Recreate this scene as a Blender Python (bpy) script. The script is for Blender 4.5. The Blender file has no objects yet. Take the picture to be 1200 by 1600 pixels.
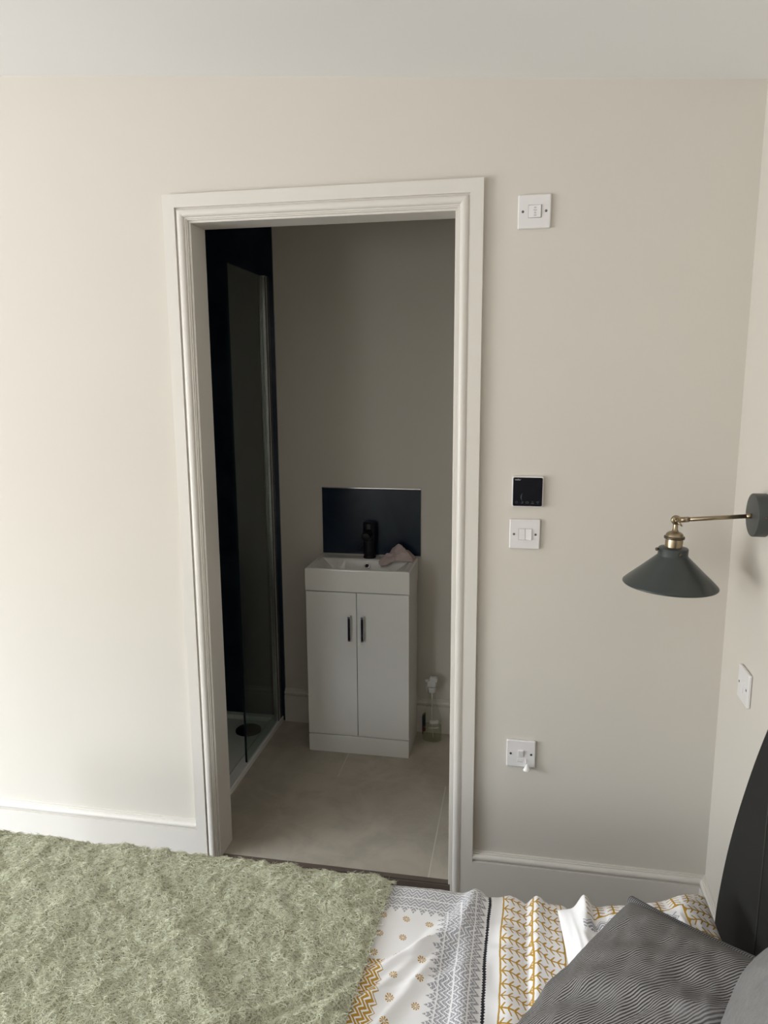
import bpy, math, random
import numpy as np
from mathutils import Vector, Matrix, noise as mnoise

rng = np.random.default_rng(7)
random.seed(7)
SC = bpy.context.scene
COL = SC.collection

# ------------------------------------------------------------------ camera
cam_data = bpy.data.cameras.new('camera')
cam = bpy.data.objects.new('camera', cam_data)
COL.objects.link(cam)
YAW, PITCH, ROLL = -0.1850, 0.1753, -0.0053
CAM = Vector((0.1159, -2.0980, 1.6108))
cyw, syw, cp, sp = math.cos(YAW), math.sin(YAW), math.cos(PITCH), math.sin(PITCH)
fwd = Vector((syw * cp, cyw * cp, -sp))
rgt = Vector((cyw, -syw, 0.0))
up = rgt.cross(fwd)
cr, sr = math.cos(ROLL), math.sin(ROLL)
r2, u2 = cr * rgt + sr * up, -sr * rgt + cr * up
M = Matrix((r2, u2, -fwd)).transposed().to_4x4()
M.translation = CAM
cam.matrix_world = M
cam_data.sensor_fit = 'VERTICAL'
cam_data.sensor_height = 36.0
cam_data.sensor_width = 27.0
cam_data.lens = 36.0 * 1150.0 / 1600.0
cam_data.clip_start = 0.02
SC.camera = cam

# ------------------------------------------------------------------ world, daylight, exposure
SC.view_settings.view_transform = 'Standard'
SC.view_settings.look = 'None'
SC.view_settings.gamma = 1.0
SC.view_settings.use_curve_mapping = False
SC.view_settings.exposure = 0.0
SC.cycles.use_denoising = True
SC.cycles.max_bounces = 14
SC.cycles.diffuse_bounces = 8
SC.cycles.glossy_bounces = 5
SC.cycles.transparent_max_bounces = 12
SC.cycles.sample_clamp_indirect = 6.0
SC.cycles.caustics_reflective = False
SC.cycles.caustics_refractive = False

SKY = 32.5
world = bpy.data.worlds.new('overcast_sky')
SC.world = world
world.use_nodes = True
wn, wl = world.node_tree.nodes, world.node_tree.links
bg = wn['Background']
tc = wn.new('ShaderNodeTexCoord')
sx = wn.new('ShaderNodeSeparateXYZ')
wl.new(tc.outputs['Generated'], sx.inputs[0])
rp = wn.new('ShaderNodeValToRGB')
# bright ground and dim horizon belt, both invented to shape the light; overcast sky
SKY_STOPS = ((0.0, (0.39, 0.398, 0.405)), (0.42, (0.33, 0.337, 0.342)), (0.49, (0.25, 0.25, 0.245)),
             (0.57, (0.30, 0.31, 0.31)), (0.66, (0.80, 0.88, 0.95)), (1.0, (0.90, 0.97, 1.0)))
for i_, (p_, c_) in enumerate(SKY_STOPS):
    e_ = rp.color_ramp.elements[0] if i_ == 0 else (rp.color_ramp.elements[-1] if i_ == len(SKY_STOPS) - 1 else rp.color_ramp.elements.new(p_))
    e_.position = p_
    e_.color = (*c_, 1)
mr = wn.new('ShaderNodeMapRange')
mr.inputs['From Min'].default_value = -1.0
mr.inputs['From Max'].default_value = 1.0
wl.new(sx.outputs['Z'], mr.inputs['Value'])
wl.new(mr.outputs['Result'], rp.inputs['Fac'])
wl.new(rp.outputs['Color'], bg.inputs['Color'])
bg.inputs['Strength'].default_value = SKY

# geometry of the room that the lights need
ROOM_L, ROOM_R, ROOM_NEAR = -4.30, 0.685, -4.2
WIN_Y0, WIN_Y1, WIN_Z0, WIN_Z1 = -4.00, -1.00, 0.06, 2.12      # glazed door opening in the left wall

NW_X0, NW_X1, NW_Z0, NW_Z1 = -2.30, -1.55, 1.00, 1.95                          # invented window behind the camera, added as frontal fill


def portal(name, loc, rot, sx_, sy_):
    l = bpy.data.lights.new(name, 'AREA')
    l.shape = 'RECTANGLE'
    l.size, l.size_y = sx_, sy_
    l.cycles.is_portal = True
    o = bpy.data.objects.new(name, l)
    o.location, o.rotation_euler = loc, rot
    COL.objects.link(o)
    return o


# the opening lets the sky in; the portal only tells the sampler where it is
portal('daylight_portal', (ROOM_L - 0.02, (WIN_Y0 + WIN_Y1) / 2, (WIN_Z0 + WIN_Z1) / 2),
       (0, -math.pi / 2, 0), WIN_Z1 - WIN_Z0, WIN_Y1 - WIN_Y0)

portal('fill_window_portal', ((NW_X0 + NW_X1) / 2, ROOM_NEAR - 0.02, (NW_Z0 + NW_Z1) / 2),
       (math.pi / 2, 0, 0), NW_X1 - NW_X0, NW_Z1 - NW_Z0)  # sampling portal for the added fill opening

# ------------------------------------------------------------------ node helpers


class S:
    """a float socket with arithmetic"""
    def __init__(self, nt, sock):
        self.nt, self.s = nt, sock

    def _m(self, op, *a, clamp=False):
        n = self.nt.nodes.new('ShaderNodeMath')
        n.operation = op
        n.use_clamp = clamp
        for i, v in enumerate((self,) + a):
            if isinstance(v, S):
                self.nt.links.new(v.s, n.inputs[i])
            else:
                n.inputs[i].default_value = float(v)
        return S(self.nt, n.outputs[0])

    def __add__(self, b): return self._m('ADD', b)
    __radd__ = __add__
    def __sub__(self, b): return self._m('SUBTRACT', b)
    def __rsub__(self, b): return (self * -1.0) + b
    def __mul__(self, b): return self._m('MULTIPLY', b)
    __rmul__ = __mul__
    def __truediv__(self, b): return self._m('DIVIDE', b)
    def gt(self, b): return self._m('GREATER_THAN', b)
    def lt(self, b): return self._m('LESS_THAN', b)
    def min(self, b): return self._m('MINIMUM', b)
    def max(self, b): return self._m('MAXIMUM', b)
    def abs(self): return self._m('ABSOLUTE')
    def frac(self): return self._m('FRACT')
    def floor(self): return self._m('FLOOR')
    def sin(self): return self._m('SINE')
    def sqrt(self): return self._m('SQRT')
    def atan2(self, b): return self._m('ARCTAN2', b)
    def tri(self): return ((self.frac() - 0.5).abs()) * 2.0       # 0..1 triangle
    def inv(self): return 1.0 - self
    def between(self, a, b): return self.gt(a) * self.lt(b)
    def sstep(self, a, b):
        n = self.nt.nodes.new('ShaderNodeMapRange')
        n.interpolation_type = 'SMOOTHSTEP'
        self.nt.links.new(self.s, n.inputs['Value'])
        n.inputs['From Min'].default_value = a
        n.inputs['From Max'].default_value = b
        return S(self.nt, n.outputs['Result'])


class Mat:
    def __init__(self, name, col=(0.8, 0.8, 0.8), rough=0.5, metal=0.0, spec=0.5, **kw):
        self.m = bpy.data.materials.new(name)
        self.m.use_nodes = True
        self.nt = self.m.node_tree
        self.b = self.nt.nodes['Principled BSDF']
        self.b.inputs['Base Color'].default_value = (*col, 1)
        self.b.inputs['Roughness'].default_value = rough
        self.b.inputs['Metallic'].default_value = metal
        self.b.inputs['Specular IOR Level'].default_value = spec
        for k, v in kw.items():
            self.b.inputs[k].default_value = v

    def coord(self, kind='Object'):
        t = self.nt.nodes.new('ShaderNodeTexCoord')
        return t.outputs[kind]

    def xyz(self, sock):
        n = self.nt.nodes.new('ShaderNodeSeparateXYZ')
        self.nt.links.new(sock, n.inputs[0])
        return [S(self.nt, o) for o in n.outputs]

    def noise(self, scale, detail=3, rough=0.5, vec=None, dist=0.0, stretch=None):
        n = self.nt.nodes.new('ShaderNodeTexNoise')
        n.inputs['Scale'].default_value = scale
        n.inputs['Detail'].default_value = detail
        n.inputs['Roughness'].default_value = rough
        n.inputs['Distortion'].default_value = dist
        v = vec if vec is not None else self.coord()
        if stretch:
            mp = self.nt.nodes.new('ShaderNodeMapping')
            mp.inputs['Scale'].default_value = stretch
            self.nt.links.new(v, mp.inputs[0])
            v = mp.outputs[0]
        self.nt.links.new(v, n.inputs['Vector'])
        return S(self.nt, n.outputs[0])

    def mix(self, fac, a, b):
        n = self.nt.nodes.new('ShaderNodeMix')
        n.data_type = 'RGBA'
        for sock, v in ((n.inputs['Factor'], fac), (n.inputs[6], a), (n.inputs[7], b)):
            if isinstance(v, S):
                self.nt.links.new(v.s, sock)
            elif isinstance(v, bpy.types.NodeSocket):
                self.nt.links.new(v, sock)
            elif isinstance(v, tuple):
                sock.default_value = (*v, 1)
            else:
                sock.default_value = v
        return n.outputs[2]

    def color(self, sock):
        self.nt.links.new(sock, self.b.inputs['Base Color'])
        return self

    def rough(self, s):
        self.nt.links.new(s.s, self.b.inputs['Roughness'])
        return self

    def bump(self, h, strength=0.3, dist=0.002):
        n = self.nt.nodes.new('ShaderNodeBump')
        n.inputs['Strength'].default_value = strength
        n.inputs['Distance'].default_value = dist
        self.nt.links.new(h.s, n.inputs['Height'])
        self.nt.links.new(n.outputs[0], self.b.inputs['Normal'])
        return self


def plain(name, col, rough=0.5, metal=0.0, var=0.06, nscale=18, **kw):
    """plain surface with a faint procedural mottling"""
    k = Mat(name, col, rough, metal, **kw)
    f = k.noise(nscale, 4)
    lo = tuple(c * (1 - var) for c in col)
    hi = tuple(min(1, c * (1 + var)) for c in col)
    k.color(k.mix(f, lo, hi))
    return k.m


# ------------------------------------------------------------------ materials
WALLC = (0.612, 0.579, 0.525)


def wall_paint():
    k = Mat('emulsion_paint', WALLC, 0.62, spec=0.35)
    f = k.noise(2.2, 3)
    k.color(k.mix(f, tuple(c * 0.98 for c in WALLC), tuple(c * 1.02 for c in WALLC)))
    k.bump(k.noise(420, 2), 0.06, 0.0006)
    return k.m


def ceiling_paint():
    k = Mat('ceiling_paint', (0.78, 0.77, 0.75), 0.8, spec=0.2)
    k.color(k.mix(k.noise(1.6, 3), (0.775, 0.772, 0.765), (0.800, 0.797, 0.790)))
    k.bump(k.noise(300, 2), 0.05, 0.0006)
    return k.m


def wood_floor():
    k = Mat('brown_wood_planks', (0.11, 0.07, 0.05), 0.45)
    g = k.noise(14, 5, 0.6, stretch=(0.35, 6, 1))
    c = k.mix(g, (0.075, 0.057, 0.047), (0.155, 0.120, 0.100))
    x, y, z = k.xyz(k.coord())
    gap = ((y / 0.16).frac() - 0.5).abs().gt(0.488)
    k.color(k.mix(gap, c, (0.02, 0.014, 0.01)))
    return k.m


def stone_tile():
    k = Mat('beige_stone_tile', (0.42, 0.36, 0.28), 0.42, spec=0.4)
    x, y, z = k.xyz(k.coord())
    TW, TH, X0, Y0, G = 0.87, 0.60, -0.142, 0.572, 0.0022
    row = ((y - Y0) / TH).floor()
    fy = (((y - Y0) / TH).frac() - 0.5).abs().gt(0.5 - G / TH)
    odd = (row / 2.0).frac().lt(0.25)                      # rows 0, 2 ... shifted half a tile
    fx = ((x - X0 + odd * 0.438) / TW).frac()
    fx = (fx - 0.5).abs().gt(0.5 - G / TW)
    grout = fx.max(fy)
    col_i = ((x - X0 + odd * 0.438) / TW).floor()
    shade = ((row * 12.99 + col_i * 78.2).sin() * 43.7).frac()
    cloud = k.noise(7, 6, 0.62, dist=0.6)
    fine = k.noise(55, 5, 0.7)
    c = k.mix(cloud.sstep(0.3, 0.72), (0.385, 0.345, 0.285), (0.500, 0.455, 0.385))
    c = k.mix(fine.sstep(0.52, 0.75) * 0.35, c, (0.50, 0.45, 0.37))
    c = k.mix(shade * 0.22, c, (0.33, 0.295, 0.245))
    c = k.mix(fy * 0.45, c, (0.50, 0.46, 0.39))
    c = k.mix(fx, c, (0.56, 0.53, 0.47))
    k.color(c)
    k.rough(k.noise(30, 4) * 0.25 + 0.34)
    k.bump(grout.inv(), 0.35, 0.0015)
    return k.m


def navy_panel():
    k = Mat('navy_slate_panel', (0.012, 0.018, 0.034), 0.16, spec=0.32)
    f = k.noise(3.5, 6, 0.65, dist=1.0)
    g = k.noise(26, 6, 0.75, dist=0.8, stretch=(1, 1, 2.2))
    c = k.mix(f.sstep(0.3, 0.75), (0.006, 0.012, 0.028), (0.015, 0.027, 0.046))
    c = k.mix(g.sstep(0.6, 0.85) * 0.35, c, (0.040, 0.056, 0.072))
    k.color(c)
    k.rough(g * 0.14 + 0.12)
    return k.m


def clear_glass(name, tint=(0.93, 0.97, 0.95), ior=1.5):
    k = Mat(name, tint, 0.0)
    nt = k.nt
    gl = nt.nodes.new('ShaderNodeBsdfGlossy')
    gl.inputs['Roughness'].default_value = 0.01
    tr = nt.nodes.new('ShaderNodeBsdfTransparent')
    tr.inputs['Color'].default_value = (*tint, 1)
    fr = nt.nodes.new('ShaderNodeFresnel')
    geo = nt.nodes.new('ShaderNodeNewGeometry')
    bf = S(nt, geo.outputs['Backfacing'])              # leaving the pane: same reflectance as entering it
    nt.links.new((bf * (1.0 / ior - ior) + ior).s, fr.inputs['IOR'])
    mx = nt.nodes.new('ShaderNodeMixShader')
    nt.links.new(fr.outputs[0], mx.inputs[0])
    nt.links.new(tr.outputs[0], mx.inputs[1])
    nt.links.new(gl.outputs[0], mx.inputs[2])
    nt.links.new(mx.outputs[0], nt.nodes['Material Output'].inputs['Surface'])
    return k.m


def brass():
    k = Mat('antique_brass', (0.36, 0.27, 0.16), 0.30, 1.0)
    f = k.noise(60, 4)
    k.color(k.mix(f, (0.27, 0.215, 0.140), (0.40, 0.325, 0.225)))
    return k.m


def headboard_fabric():
    k = Mat('charcoal_fabric', (0.030, 0.029, 0.027), 0.92, spec=0.15)
    k.b.inputs['Sheen Weight'].default_value = 0.03
    k.b.inputs['Sheen Roughness'].default_value = 0.6
    f = k.noise(5, 5, 0.6)
    w = k.noise(700, 2)
    c = k.mix(f, (0.010, 0.0098, 0.009), (0.016, 0.0155, 0.0142))
    k.color(k.mix(w * 0.4, c, (0.022, 0.0215, 0.020)))
    k.bump(w, 0.25, 0.0008)
    return k.m


MUST = (0.46, 0.265, 0.035)
GREYP = (0.325, 0.330, 0.370)
CLOTH = (0.86, 0.855, 0.87)


def leaf_mask(along, across, row):
    """branch rows: stem + paired leaves; along = run of the stem, across = offset from one row to the next"""
    q = across / row
    r = (q.frac() - 0.5)
    ra = r.abs()
    ph = along / 0.0125 - ra * 1.5
    leaf = (ph.frac() - 0.5).abs().lt(0.15 - ra * 0.09) * ra.lt(0.40)
    stem = ra.lt(0.055)
    return leaf.max(stem)


def frame_pattern(k, x, y, d, a, base):
    """grey zigzag ribbons: d = distance in from the ribbon's outer edge (0..0.082), a = run along it"""
    P = 0.0185
    t = (a / P).tri()
    band = (d + t * 0.011 - 0.004).gt(0.0) * (d - t * 0.016).lt(0.071)
    zz = ((d + t * 0.0115) / 0.0098).frac()
    strokes = zz.lt(0.30)
    t2 = ((a + 0.004) / (P * 0.5)).tri()
    hatch = ((d * 1.4 + t2 * 0.004) / 0.0062).frac().lt(0.22)
    lines = (d - 0.0125).abs().lt(0.0014).max((d - 0.0405).abs().lt(0.0014)).max((d - 0.067).abs().lt(0.0012))
    white = strokes.max(hatch * 0.6).max(lines)
    return band * (white * 0.92).inv(), band


def duvet_mat():
    k = Mat('printed_white_cotton', CLOTH, 0.82, spec=0.2)
    k.b.inputs['Sheen Weight'].default_value = 0.15
    uv = k.coord('UV')
    u, v, _ = k.xyz(uv)
    wob = (k.noise(9, 2, vec=uv) - 0.5) * 0.012
    fine = (k.noise(160, 2, vec=uv) - 0.5) * 0.0014
    x = u + wob + fine                # metres along the bed, as laid
    y = v + wob * 0.5 + fine          # metres across, negative towards the near side
    c = k.mix(0.0, CLOTH, CLOTH)
    # small flowers
    gx, gy = (x + 0.133) / 0.0475, (y + 0.800 + (x + 0.133) * 0.10) / 0.049
    fx, fy = ((gx + 0.5).frac() - 0.5) * 0.0475, ((gy + 0.5).frac() - 0.5) * 0.049
    rr = (fx * fx + fy * fy).sqrt()
    pet = (fy.atan2(fx) * 9.0).sin().gt(-0.35)
    fl = rr.lt(0.0078) * pet * rr.gt(0.0014)
    fl = fl * x.lt(-0.022) * y.lt(-0.782) * (x.lt(-0.108) * y.lt(-0.905)).inv()
    c = k.mix(fl, c, MUST)
    # yellow zigzag block by the blanket
    zb = x.lt(-0.110 - 0.0) * y.lt(-0.912)
    tz = ((y + x * 0.25) / 0.0175).tri()
    zbx = (x + tz * 0.008).lt(-0.104) * y.lt(-0.912 + 0.0)
    zs = ((x + tz * 0.0095) / 0.0088).frac().lt(0.62)
    c = k.mix(zbx * zs, c, MUST)
    # grey ribbon frame
    dx, dy = 0.0625 - x, -0.700 - y
    d = dx.min(dy)
    sel = dx.lt(dy)
    a = sel * y + sel.inv() * x
    gm, band = frame_pattern(k, x, y, d, a, None)
    c = k.mix(gm, c, GREYP)
    # black crochet line
    bl = (d + 0.0130).abs().lt(0.0016 + ((a / 0.0062).tri()) * 0.0026)
    c = k.mix(bl, c, (0.012, 0.012, 0.02))
    # mustard branches
    mk = leaf_mask(x + 0.0, y + (x * 0.12), 0.0275)
    xm = x
    inb = xm.gt(0.1035)
    border = (xm - 0.1035).abs().lt(0.0016).max((xm - 0.163).abs().lt(0.0018)).max((xm - 0.2215).abs().lt(0.0015))
    c = k.mix(inb * mk * (xm.lt(0.2215)), c, MUST)
    c = k.mix(border, c, MUST)
    k.color(c)
    k.bump(k.noise(900, 2, vec=uv), 0.10, 0.0006)
    return k.m


def pillow_mat(W):
    k = Mat('printed_pillow_cotton', CLOTH, 0.82, spec=0.2)
    uv = k.coord('UV')
    u, v, _ = k.xyz(uv)
    wob = (k.noise(12, 2, vec=uv) - 0.5) * 0.010
    x, y = u + wob, v + wob * 0.6
    c = k.mix(0.0, CLOTH, CLOTH)
    d = (W - x).min(y)
    sel = (W - x).lt(y)
    a = sel * y + sel.inv() * x
    gx, gy = x / 0.055, y / 0.055
    fx, fy = ((gx + 0.2).frac() - 0.5) * 0.055, ((gy + 0.35).frac() - 0.5) * 0.055
    rr = (fx * fx + fy * fy).sqrt()
    pet = (fy.atan2(fx) * 8.0).sin().gt(-0.25)
    c = k.mix(rr.between(0.0018, 0.0066) * pet * d.gt(0.125) * x.gt(0.05), c, MUST)
    t = (a / 0.0185).tri()
    d2 = d - 0.078
    band = (d2 + t * 0.010).gt(0.006) * (d2 - t * 0.010).lt(0.020)
    st = ((d2 + t * 0.010) / 0.0088).frac().lt(0.34)
    c = k.mix(band * st.inv() * x.gt(0.04), c, GREYP)
    lf = leaf_mask(d, a, 0.030)
    c = k.mix(d.lt(0.060) * lf * x.gt(0.05), c, MUST)
    c = k.mix((d - 0.061).abs().lt(0.0017) * x.gt(0.05), c, MUST)
    k.color(c)
    k.bump(k.noise(900, 2, vec=uv), 0.10, 0.0006)
    return k.m


def corduroy_mat():
    k = Mat('grey_corduroy', (0.12, 0.12, 0.12), 0.9, spec=0.15)
    uv = k.coord('UV')
    u, v, _ = k.xyz(uv)
    wob = (k.noise(6, 2, vec=uv) - 0.5) * 0.004
    s = (u * 0.65 + v * 1.32 + wob) * 0.680
    st = (((s / 0.0043).frac() - 0.5).abs() * 2.0)
    wear = k.noise(11, 5, 0.62, vec=uv, dist=0.5)
    rib = st.sstep(0.25, 0.75)
    amt = wear.sstep(0.50, 0.74)
    valley = k.mix(amt, (0.038, 0.033, 0.031), (0.150, 0.147, 0.148))
    ridge = k.mix(amt, (0.310, 0.303, 0.298), (0.265, 0.262, 0.265))
    c = k.mix(rib, valley, ridge)
    c = k.mix(k.noise(500, 2, vec=uv) * 0.20, c, (0.12, 0.12, 0.12))
    k.color(c)
    k.bump(rib, 0.5, 0.0012)
    return k.m


def ribbed_edge_mat():
    k = Mat('corduroy_edge', (0.12, 0.12, 0.12), 0.9, spec=0.15)
    u, v, _ = k.xyz(k.coord('UV'))
    st = (((u / 0.0046).frac() - 0.5).abs() * 2.0).sstep(0.3, 0.7)
    k.color(k.mix(st, (0.050, 0.048, 0.050), (0.200, 0.198, 0.205)))
    return k.m


def grey_linen_mat():
    k = Mat('light_grey_brushed_cotton', (0.2, 0.2, 0.2), 0.92, spec=0.15)
    uv = k.coord('UV')
    a = k.noise(90, 5, 0.7, vec=uv)
    b = k.noise(700, 2, 0.6, vec=uv)
    c = k.mix(a.sstep(0.3, 0.7), (0.145, 0.144, 0.144), (0.190, 0.189, 0.188))
    k.color(k.mix(b * 0.5, c, (0.28, 0.28, 0.285)))
    k.bump(b, 0.3, 0.0008)
    return k.m


def blanket_mat():
    k = Mat('sage_wool_weave_shaded', (0.2, 0.2, 0.12), 1.0, spec=0.05)
    a = k.noise(45, 5, 0.65)
    k.color(k.mix(a.sstep(0.3, 0.7), (0.26, 0.263, 0.180), (0.40, 0.403, 0.300)))  # weave kept darker than the pile so shadow between fibres is in the colour
    return k.m


def pile_mat():
    k = Mat('sage_mohair_fibre', (0.32, 0.33, 0.22), 0.85, spec=0.15)
    hi = k.nt.nodes.new('ShaderNodeHairInfo')
    rnd = S(k.nt, hi.outputs['Random'])
    c = k.mix(rnd, (0.53, 0.535, 0.40), (0.78, 0.785, 0.64))
    c = k.mix(rnd.gt(0.90), c, (0.78, 0.79, 0.68))
    k.color(c)
    return k.m


PAINT = wall_paint()
CEIL = ceiling_paint()
WOODWORK = plain('satin_woodwork_paint', (0.66, 0.63, 0.585), 0.30, var=0.015, nscale=3)
WOODFLOOR = wood_floor()
TILE = stone_tile()
NAVY = navy_panel()
ACRYL = plain('white_acrylic', (0.78, 0.78, 0.77), 0.25, var=0.02)
CERAMIC = plain('white_ceramic', (0.80, 0.79, 0.76), 0.10, var=0.015)
GLOSSW = plain('white_gloss_board', (0.78, 0.78, 0.76), 0.14, var=0.015)
GAPSHADE = plain('dark_gap_shade', (0.05, 0.05, 0.05), 0.6)  # dark tone that stands for shade in the vanity door gaps
CHROME = plain('chrome', (0.75, 0.75, 0.76), 0.12, 1.0, var=0.03)
ALUM = plain('satin_aluminium', (0.62, 0.63, 0.63), 0.25, 1.0, var=0.04)
BLACK = plain('matt_black_metal', (0.006, 0.006, 0.008), 0.45, var=0.1, spec=0.3)
PURPLEBLK = plain('dark_violet_black_inlay', (0.012, 0.009, 0.020), 0.25, var=0.1)
GLASS = clear_glass('shower_glass', (0.84, 0.91, 0.89))
GLASSEDGE = plain('dark_glass_edge', (0.010, 0.022, 0.030), 0.2, var=0.1)
BOTTLE = clear_glass('clear_plastic', (0.955, 0.965, 0.945), 1.3)
WHITEPL = plain('white_switch_plastic', (0.72, 0.70, 0.70), 0.28, var=0.012)
SCREWC = plain('screw_cap_grey', (0.16, 0.155, 0.15), 0.4, 0.6)
SCREWD = plain('screw_hole_dark', (0.03, 0.028, 0.025), 0.5)
PRINTG = plain('grey_print', (0.22, 0.21, 0.20), 0.6)
BLKGLASS = plain('black_glass', (0.003, 0.004, 0.008), 0.10, var=0.1, spec=0.22)
ICON = plain('dim_grey_icon_print', (0.045, 0.055, 0.065), 0.5)
ICONW = plain('pale_logo_print', (0.50, 0.48, 0.48), 0.5)
BRASS = brass()
LAMPGREY = plain('slate_grey_enamel', (0.040, 0.047, 0.046), 0.30, var=0.05)
LAMPBASE = plain('slate_grey_satin', (0.050, 0.054, 0.052), 0.42, var=0.05)
DARKBRASS = plain('bronzed_ring', (0.10, 0.08, 0.06), 0.4, 0.8)
HEADB = headboard_fabric()
DUVET = duvet_mat()
CORD = corduroy_mat()
CORDEDGE = ribbed_edge_mat()
LINEN = grey_linen_mat()
BLANKET = blanket_mat()
PILE = pile_mat()
SHEET = plain('white_sheet_cotton', (0.76, 0.75, 0.76), 0.85, var=0.03)
BEDBASE = plain('grey_divan_fabric', (0.10, 0.098, 0.095), 0.9)
FLANNEL = plain('pinkish_flannel', (0.46, 0.37, 0.35), 0.95, var=0.12, nscale=60)
SPRAYW = plain('white_sprayer_plastic', (0.60, 0.60, 0.57), 0.4)
LABELD = plain('navy_label', (0.012, 0.018, 0.055), 0.4)
LABELR = plain('red_label', (0.16, 0.012, 0.02), 0.4)
LABELG = plain('green_label', (0.10, 0.19, 0.06), 0.4)
LABELW = plain('pale_label', (0.55, 0.55, 0.52), 0.5)
LIQUID = clear_glass('pale_liquid', (0.94, 0.95, 0.90), 1.15)

# ------------------------------------------------------------------ mesh helpers


class MB:
    def __init__(self):
        self.v, self.f, self.uv, self.sm = [], [], [], []

    def add(self, verts, faces, smooth=False, uvs=None):
        o = len(self.v)
        self.v += [tuple(p) for p in verts]
        self.f += [tuple(i + o for i in f) for f in faces]
        self.sm += [smooth] * len(faces)
        self.uv += list(uvs) if uvs is not None else [(0.0, 0.0)] * len(verts)
        return self

    def box(self, x0, x1, y0, y1, z0, z1):
        v = [(x, y, z) for x in (x0, x1) for y in (y0, y1) for z in (z0, z1)]
        f = [(0, 1, 3, 2), (4, 6, 7, 5), (0, 4, 5, 1), (2, 3, 7, 6), (0, 2, 6, 4), (1, 5, 7, 3)]
        return self.add(v, f)

    def rbox(self, x0, x1, y0, y1, z0, z1, r, axis='y', n=5):
        """box whose outline is rounded, seen along axis"""
        ax = 'xyz'.index(axis)
        lo, hi = [x0, y0, z0], [x1, y1, z1]
        i, j = [k for k in range(3) if k != ax]
        pts = []
        for (ci, cj, a0) in ((hi[i] - r, hi[j] - r, 0), (lo[i] + r, hi[j] - r, 90), (lo[i] + r, lo[j] + r, 180), (hi[i] - r, lo[j] + r, 270)):
            for q in range(n + 1):
                a = math.radians(a0 + 90 * q / n)
                pts.append((ci + r * math.cos(a), cj + r * math.sin(a)))
        N = len(pts)
        v = []
        for w in (lo[ax], hi[ax]):
            for (p, q) in pts:
                c = [0, 0, 0]
                c[i], c[j], c[ax] = p, q, w
                v.append(c)
        f = [tuple(range(N)), tuple(range(2 * N - 1, N - 1, -1))]
        f += [(a, (a + 1) % N, N + (a + 1) % N, N + a) for a in range(N)]
        return self.add(v, f)

    def lathe(self, prof, o=(0, 0, 0), axis=(0, 0, 1), n=48, smooth=True, caps=True):
        z = Vector(axis).normalized()
        x = z.orthogonal().normalized()
        y = z.cross(x)
        o = Vector(o)
        v, f = [], []
        for (r, h) in prof:
            for k in range(n):
                a = 2 * math.pi * k / n
                v.append(o + z * h + (x * math.cos(a) + y * math.sin(a)) * r)
        for i in range(len(prof) - 1):
            for k in range(n):
                k2 = (k + 1) % n
                f.append((i * n + k, i * n + k2, (i + 1) * n + k2, (i + 1) * n + k))
        self.add(v, f, smooth)
        if caps:
            if prof[0][0] > 1e-5:
                self.add(v[:n], [tuple(range(n - 1, -1, -1))])
            if prof[-1][0] > 1e-5:
                self.add(v[-n:], [tuple(range(n))])
        return self

    def tube(self, pts, r, n=14, smooth=True, uvlen=False):
        pts = [Vector(p) for p in pts]
        rs = r if isinstance(r, (list, tuple)) else [r] * len(pts)
        v, f, uv = [], [], []
        ref = None
        L = 0
        for i, p in enumerate(pts):
            t = (pts[min(i + 1, len(pts) - 1)] - pts[max(i - 1, 0)]).normalized()
            if ref is None:
                ref = t.orthogonal().normalized()
            ref = (ref - t * ref.dot(t)).normalized()
            b = t.cross(ref)
            if i:
                L += (pts[i] - pts[i - 1]).length
            for k in range(n):
                a = 2 * math.pi * k / n
                v.append(p + (ref * math.cos(a) + b * math.sin(a)) * rs[i])
                uv.append((L, k / n))
        for i in range(len(pts) - 1):
            for k in range(n):
                k2 = (k + 1) % n
                f.append((i * n + k, i * n + k2, (i + 1) * n + k2, (i + 1) * n + k))
        f.append(tuple(range(n - 1, -1, -1)))
        f.append(tuple(range((len(pts) - 1) * n, len(pts) * n)))
        return self.add(v, f, smooth, uv)

    def grid(self, P, uv=None, smooth=True, flip=False):
        """P: array (a, b, 3)"""
        a, b = P.shape[:2]
        v = P.reshape(-1, 3).tolist()
        f = []
        for i in range(a - 1):
            for j in range(b - 1):
                q = (i * b + j, (i + 1) * b + j, (i + 1) * b + j + 1, i * b + j + 1)
                f.append(q[::-1] if flip else q)
        return self.add(v, f, smooth, uv.reshape(-1, 2).tolist() if uv is not None else None)

    def ico(self, c, r, sc=(1, 1, 1), n=20):
        prof = [(math.sin(math.pi * i / n) * r, -math.cos(math.pi * i / n) * r) for i in range(n + 1)]
        prof[0] = (1e-6, -r)
        prof[-1] = (1e-6, r)
        m = MB().lathe(prof, n=2 * n, caps=False)
        return self.add([(c[0] + p[0] * sc[0], c[1] + p[1] * sc[1], c[2] + p[2] * sc[2]) for p in m.v], m.f, True)

    def build(self, name, mat, parent=None, bevel=0.0, seg=2, origin=None, recalc=True, weld=False):
        me = bpy.data.meshes.new(name)
        vs = self.v
        if parent is not None:
            po = WORLD[parent.name]
            vs = [(p[0] - po[0], p[1] - po[1], p[2] - po[2]) for p in vs]
            base = po
        else:
            base = Vector(origin) if origin is not None else Vector((0, 0, 0))
            vs = [(p[0] - base[0], p[1] - base[1], p[2] - base[2]) for p in vs]
        me.from_pydata(vs, [], self.f)
        me.polygons.foreach_set('use_smooth', self.sm)
        if any(u != (0.0, 0.0) for u in self.uv[:50]) or len(self.uv) > 400:
            l = me.uv_layers.new(name='UVMap')
            idx = np.zeros(len(me.loops), dtype=np.int32)
            me.loops.foreach_get('vertex_index', idx)
            l.data.foreach_set('uv', np.array(self.uv, dtype=np.float32)[idx].ravel())
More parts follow.
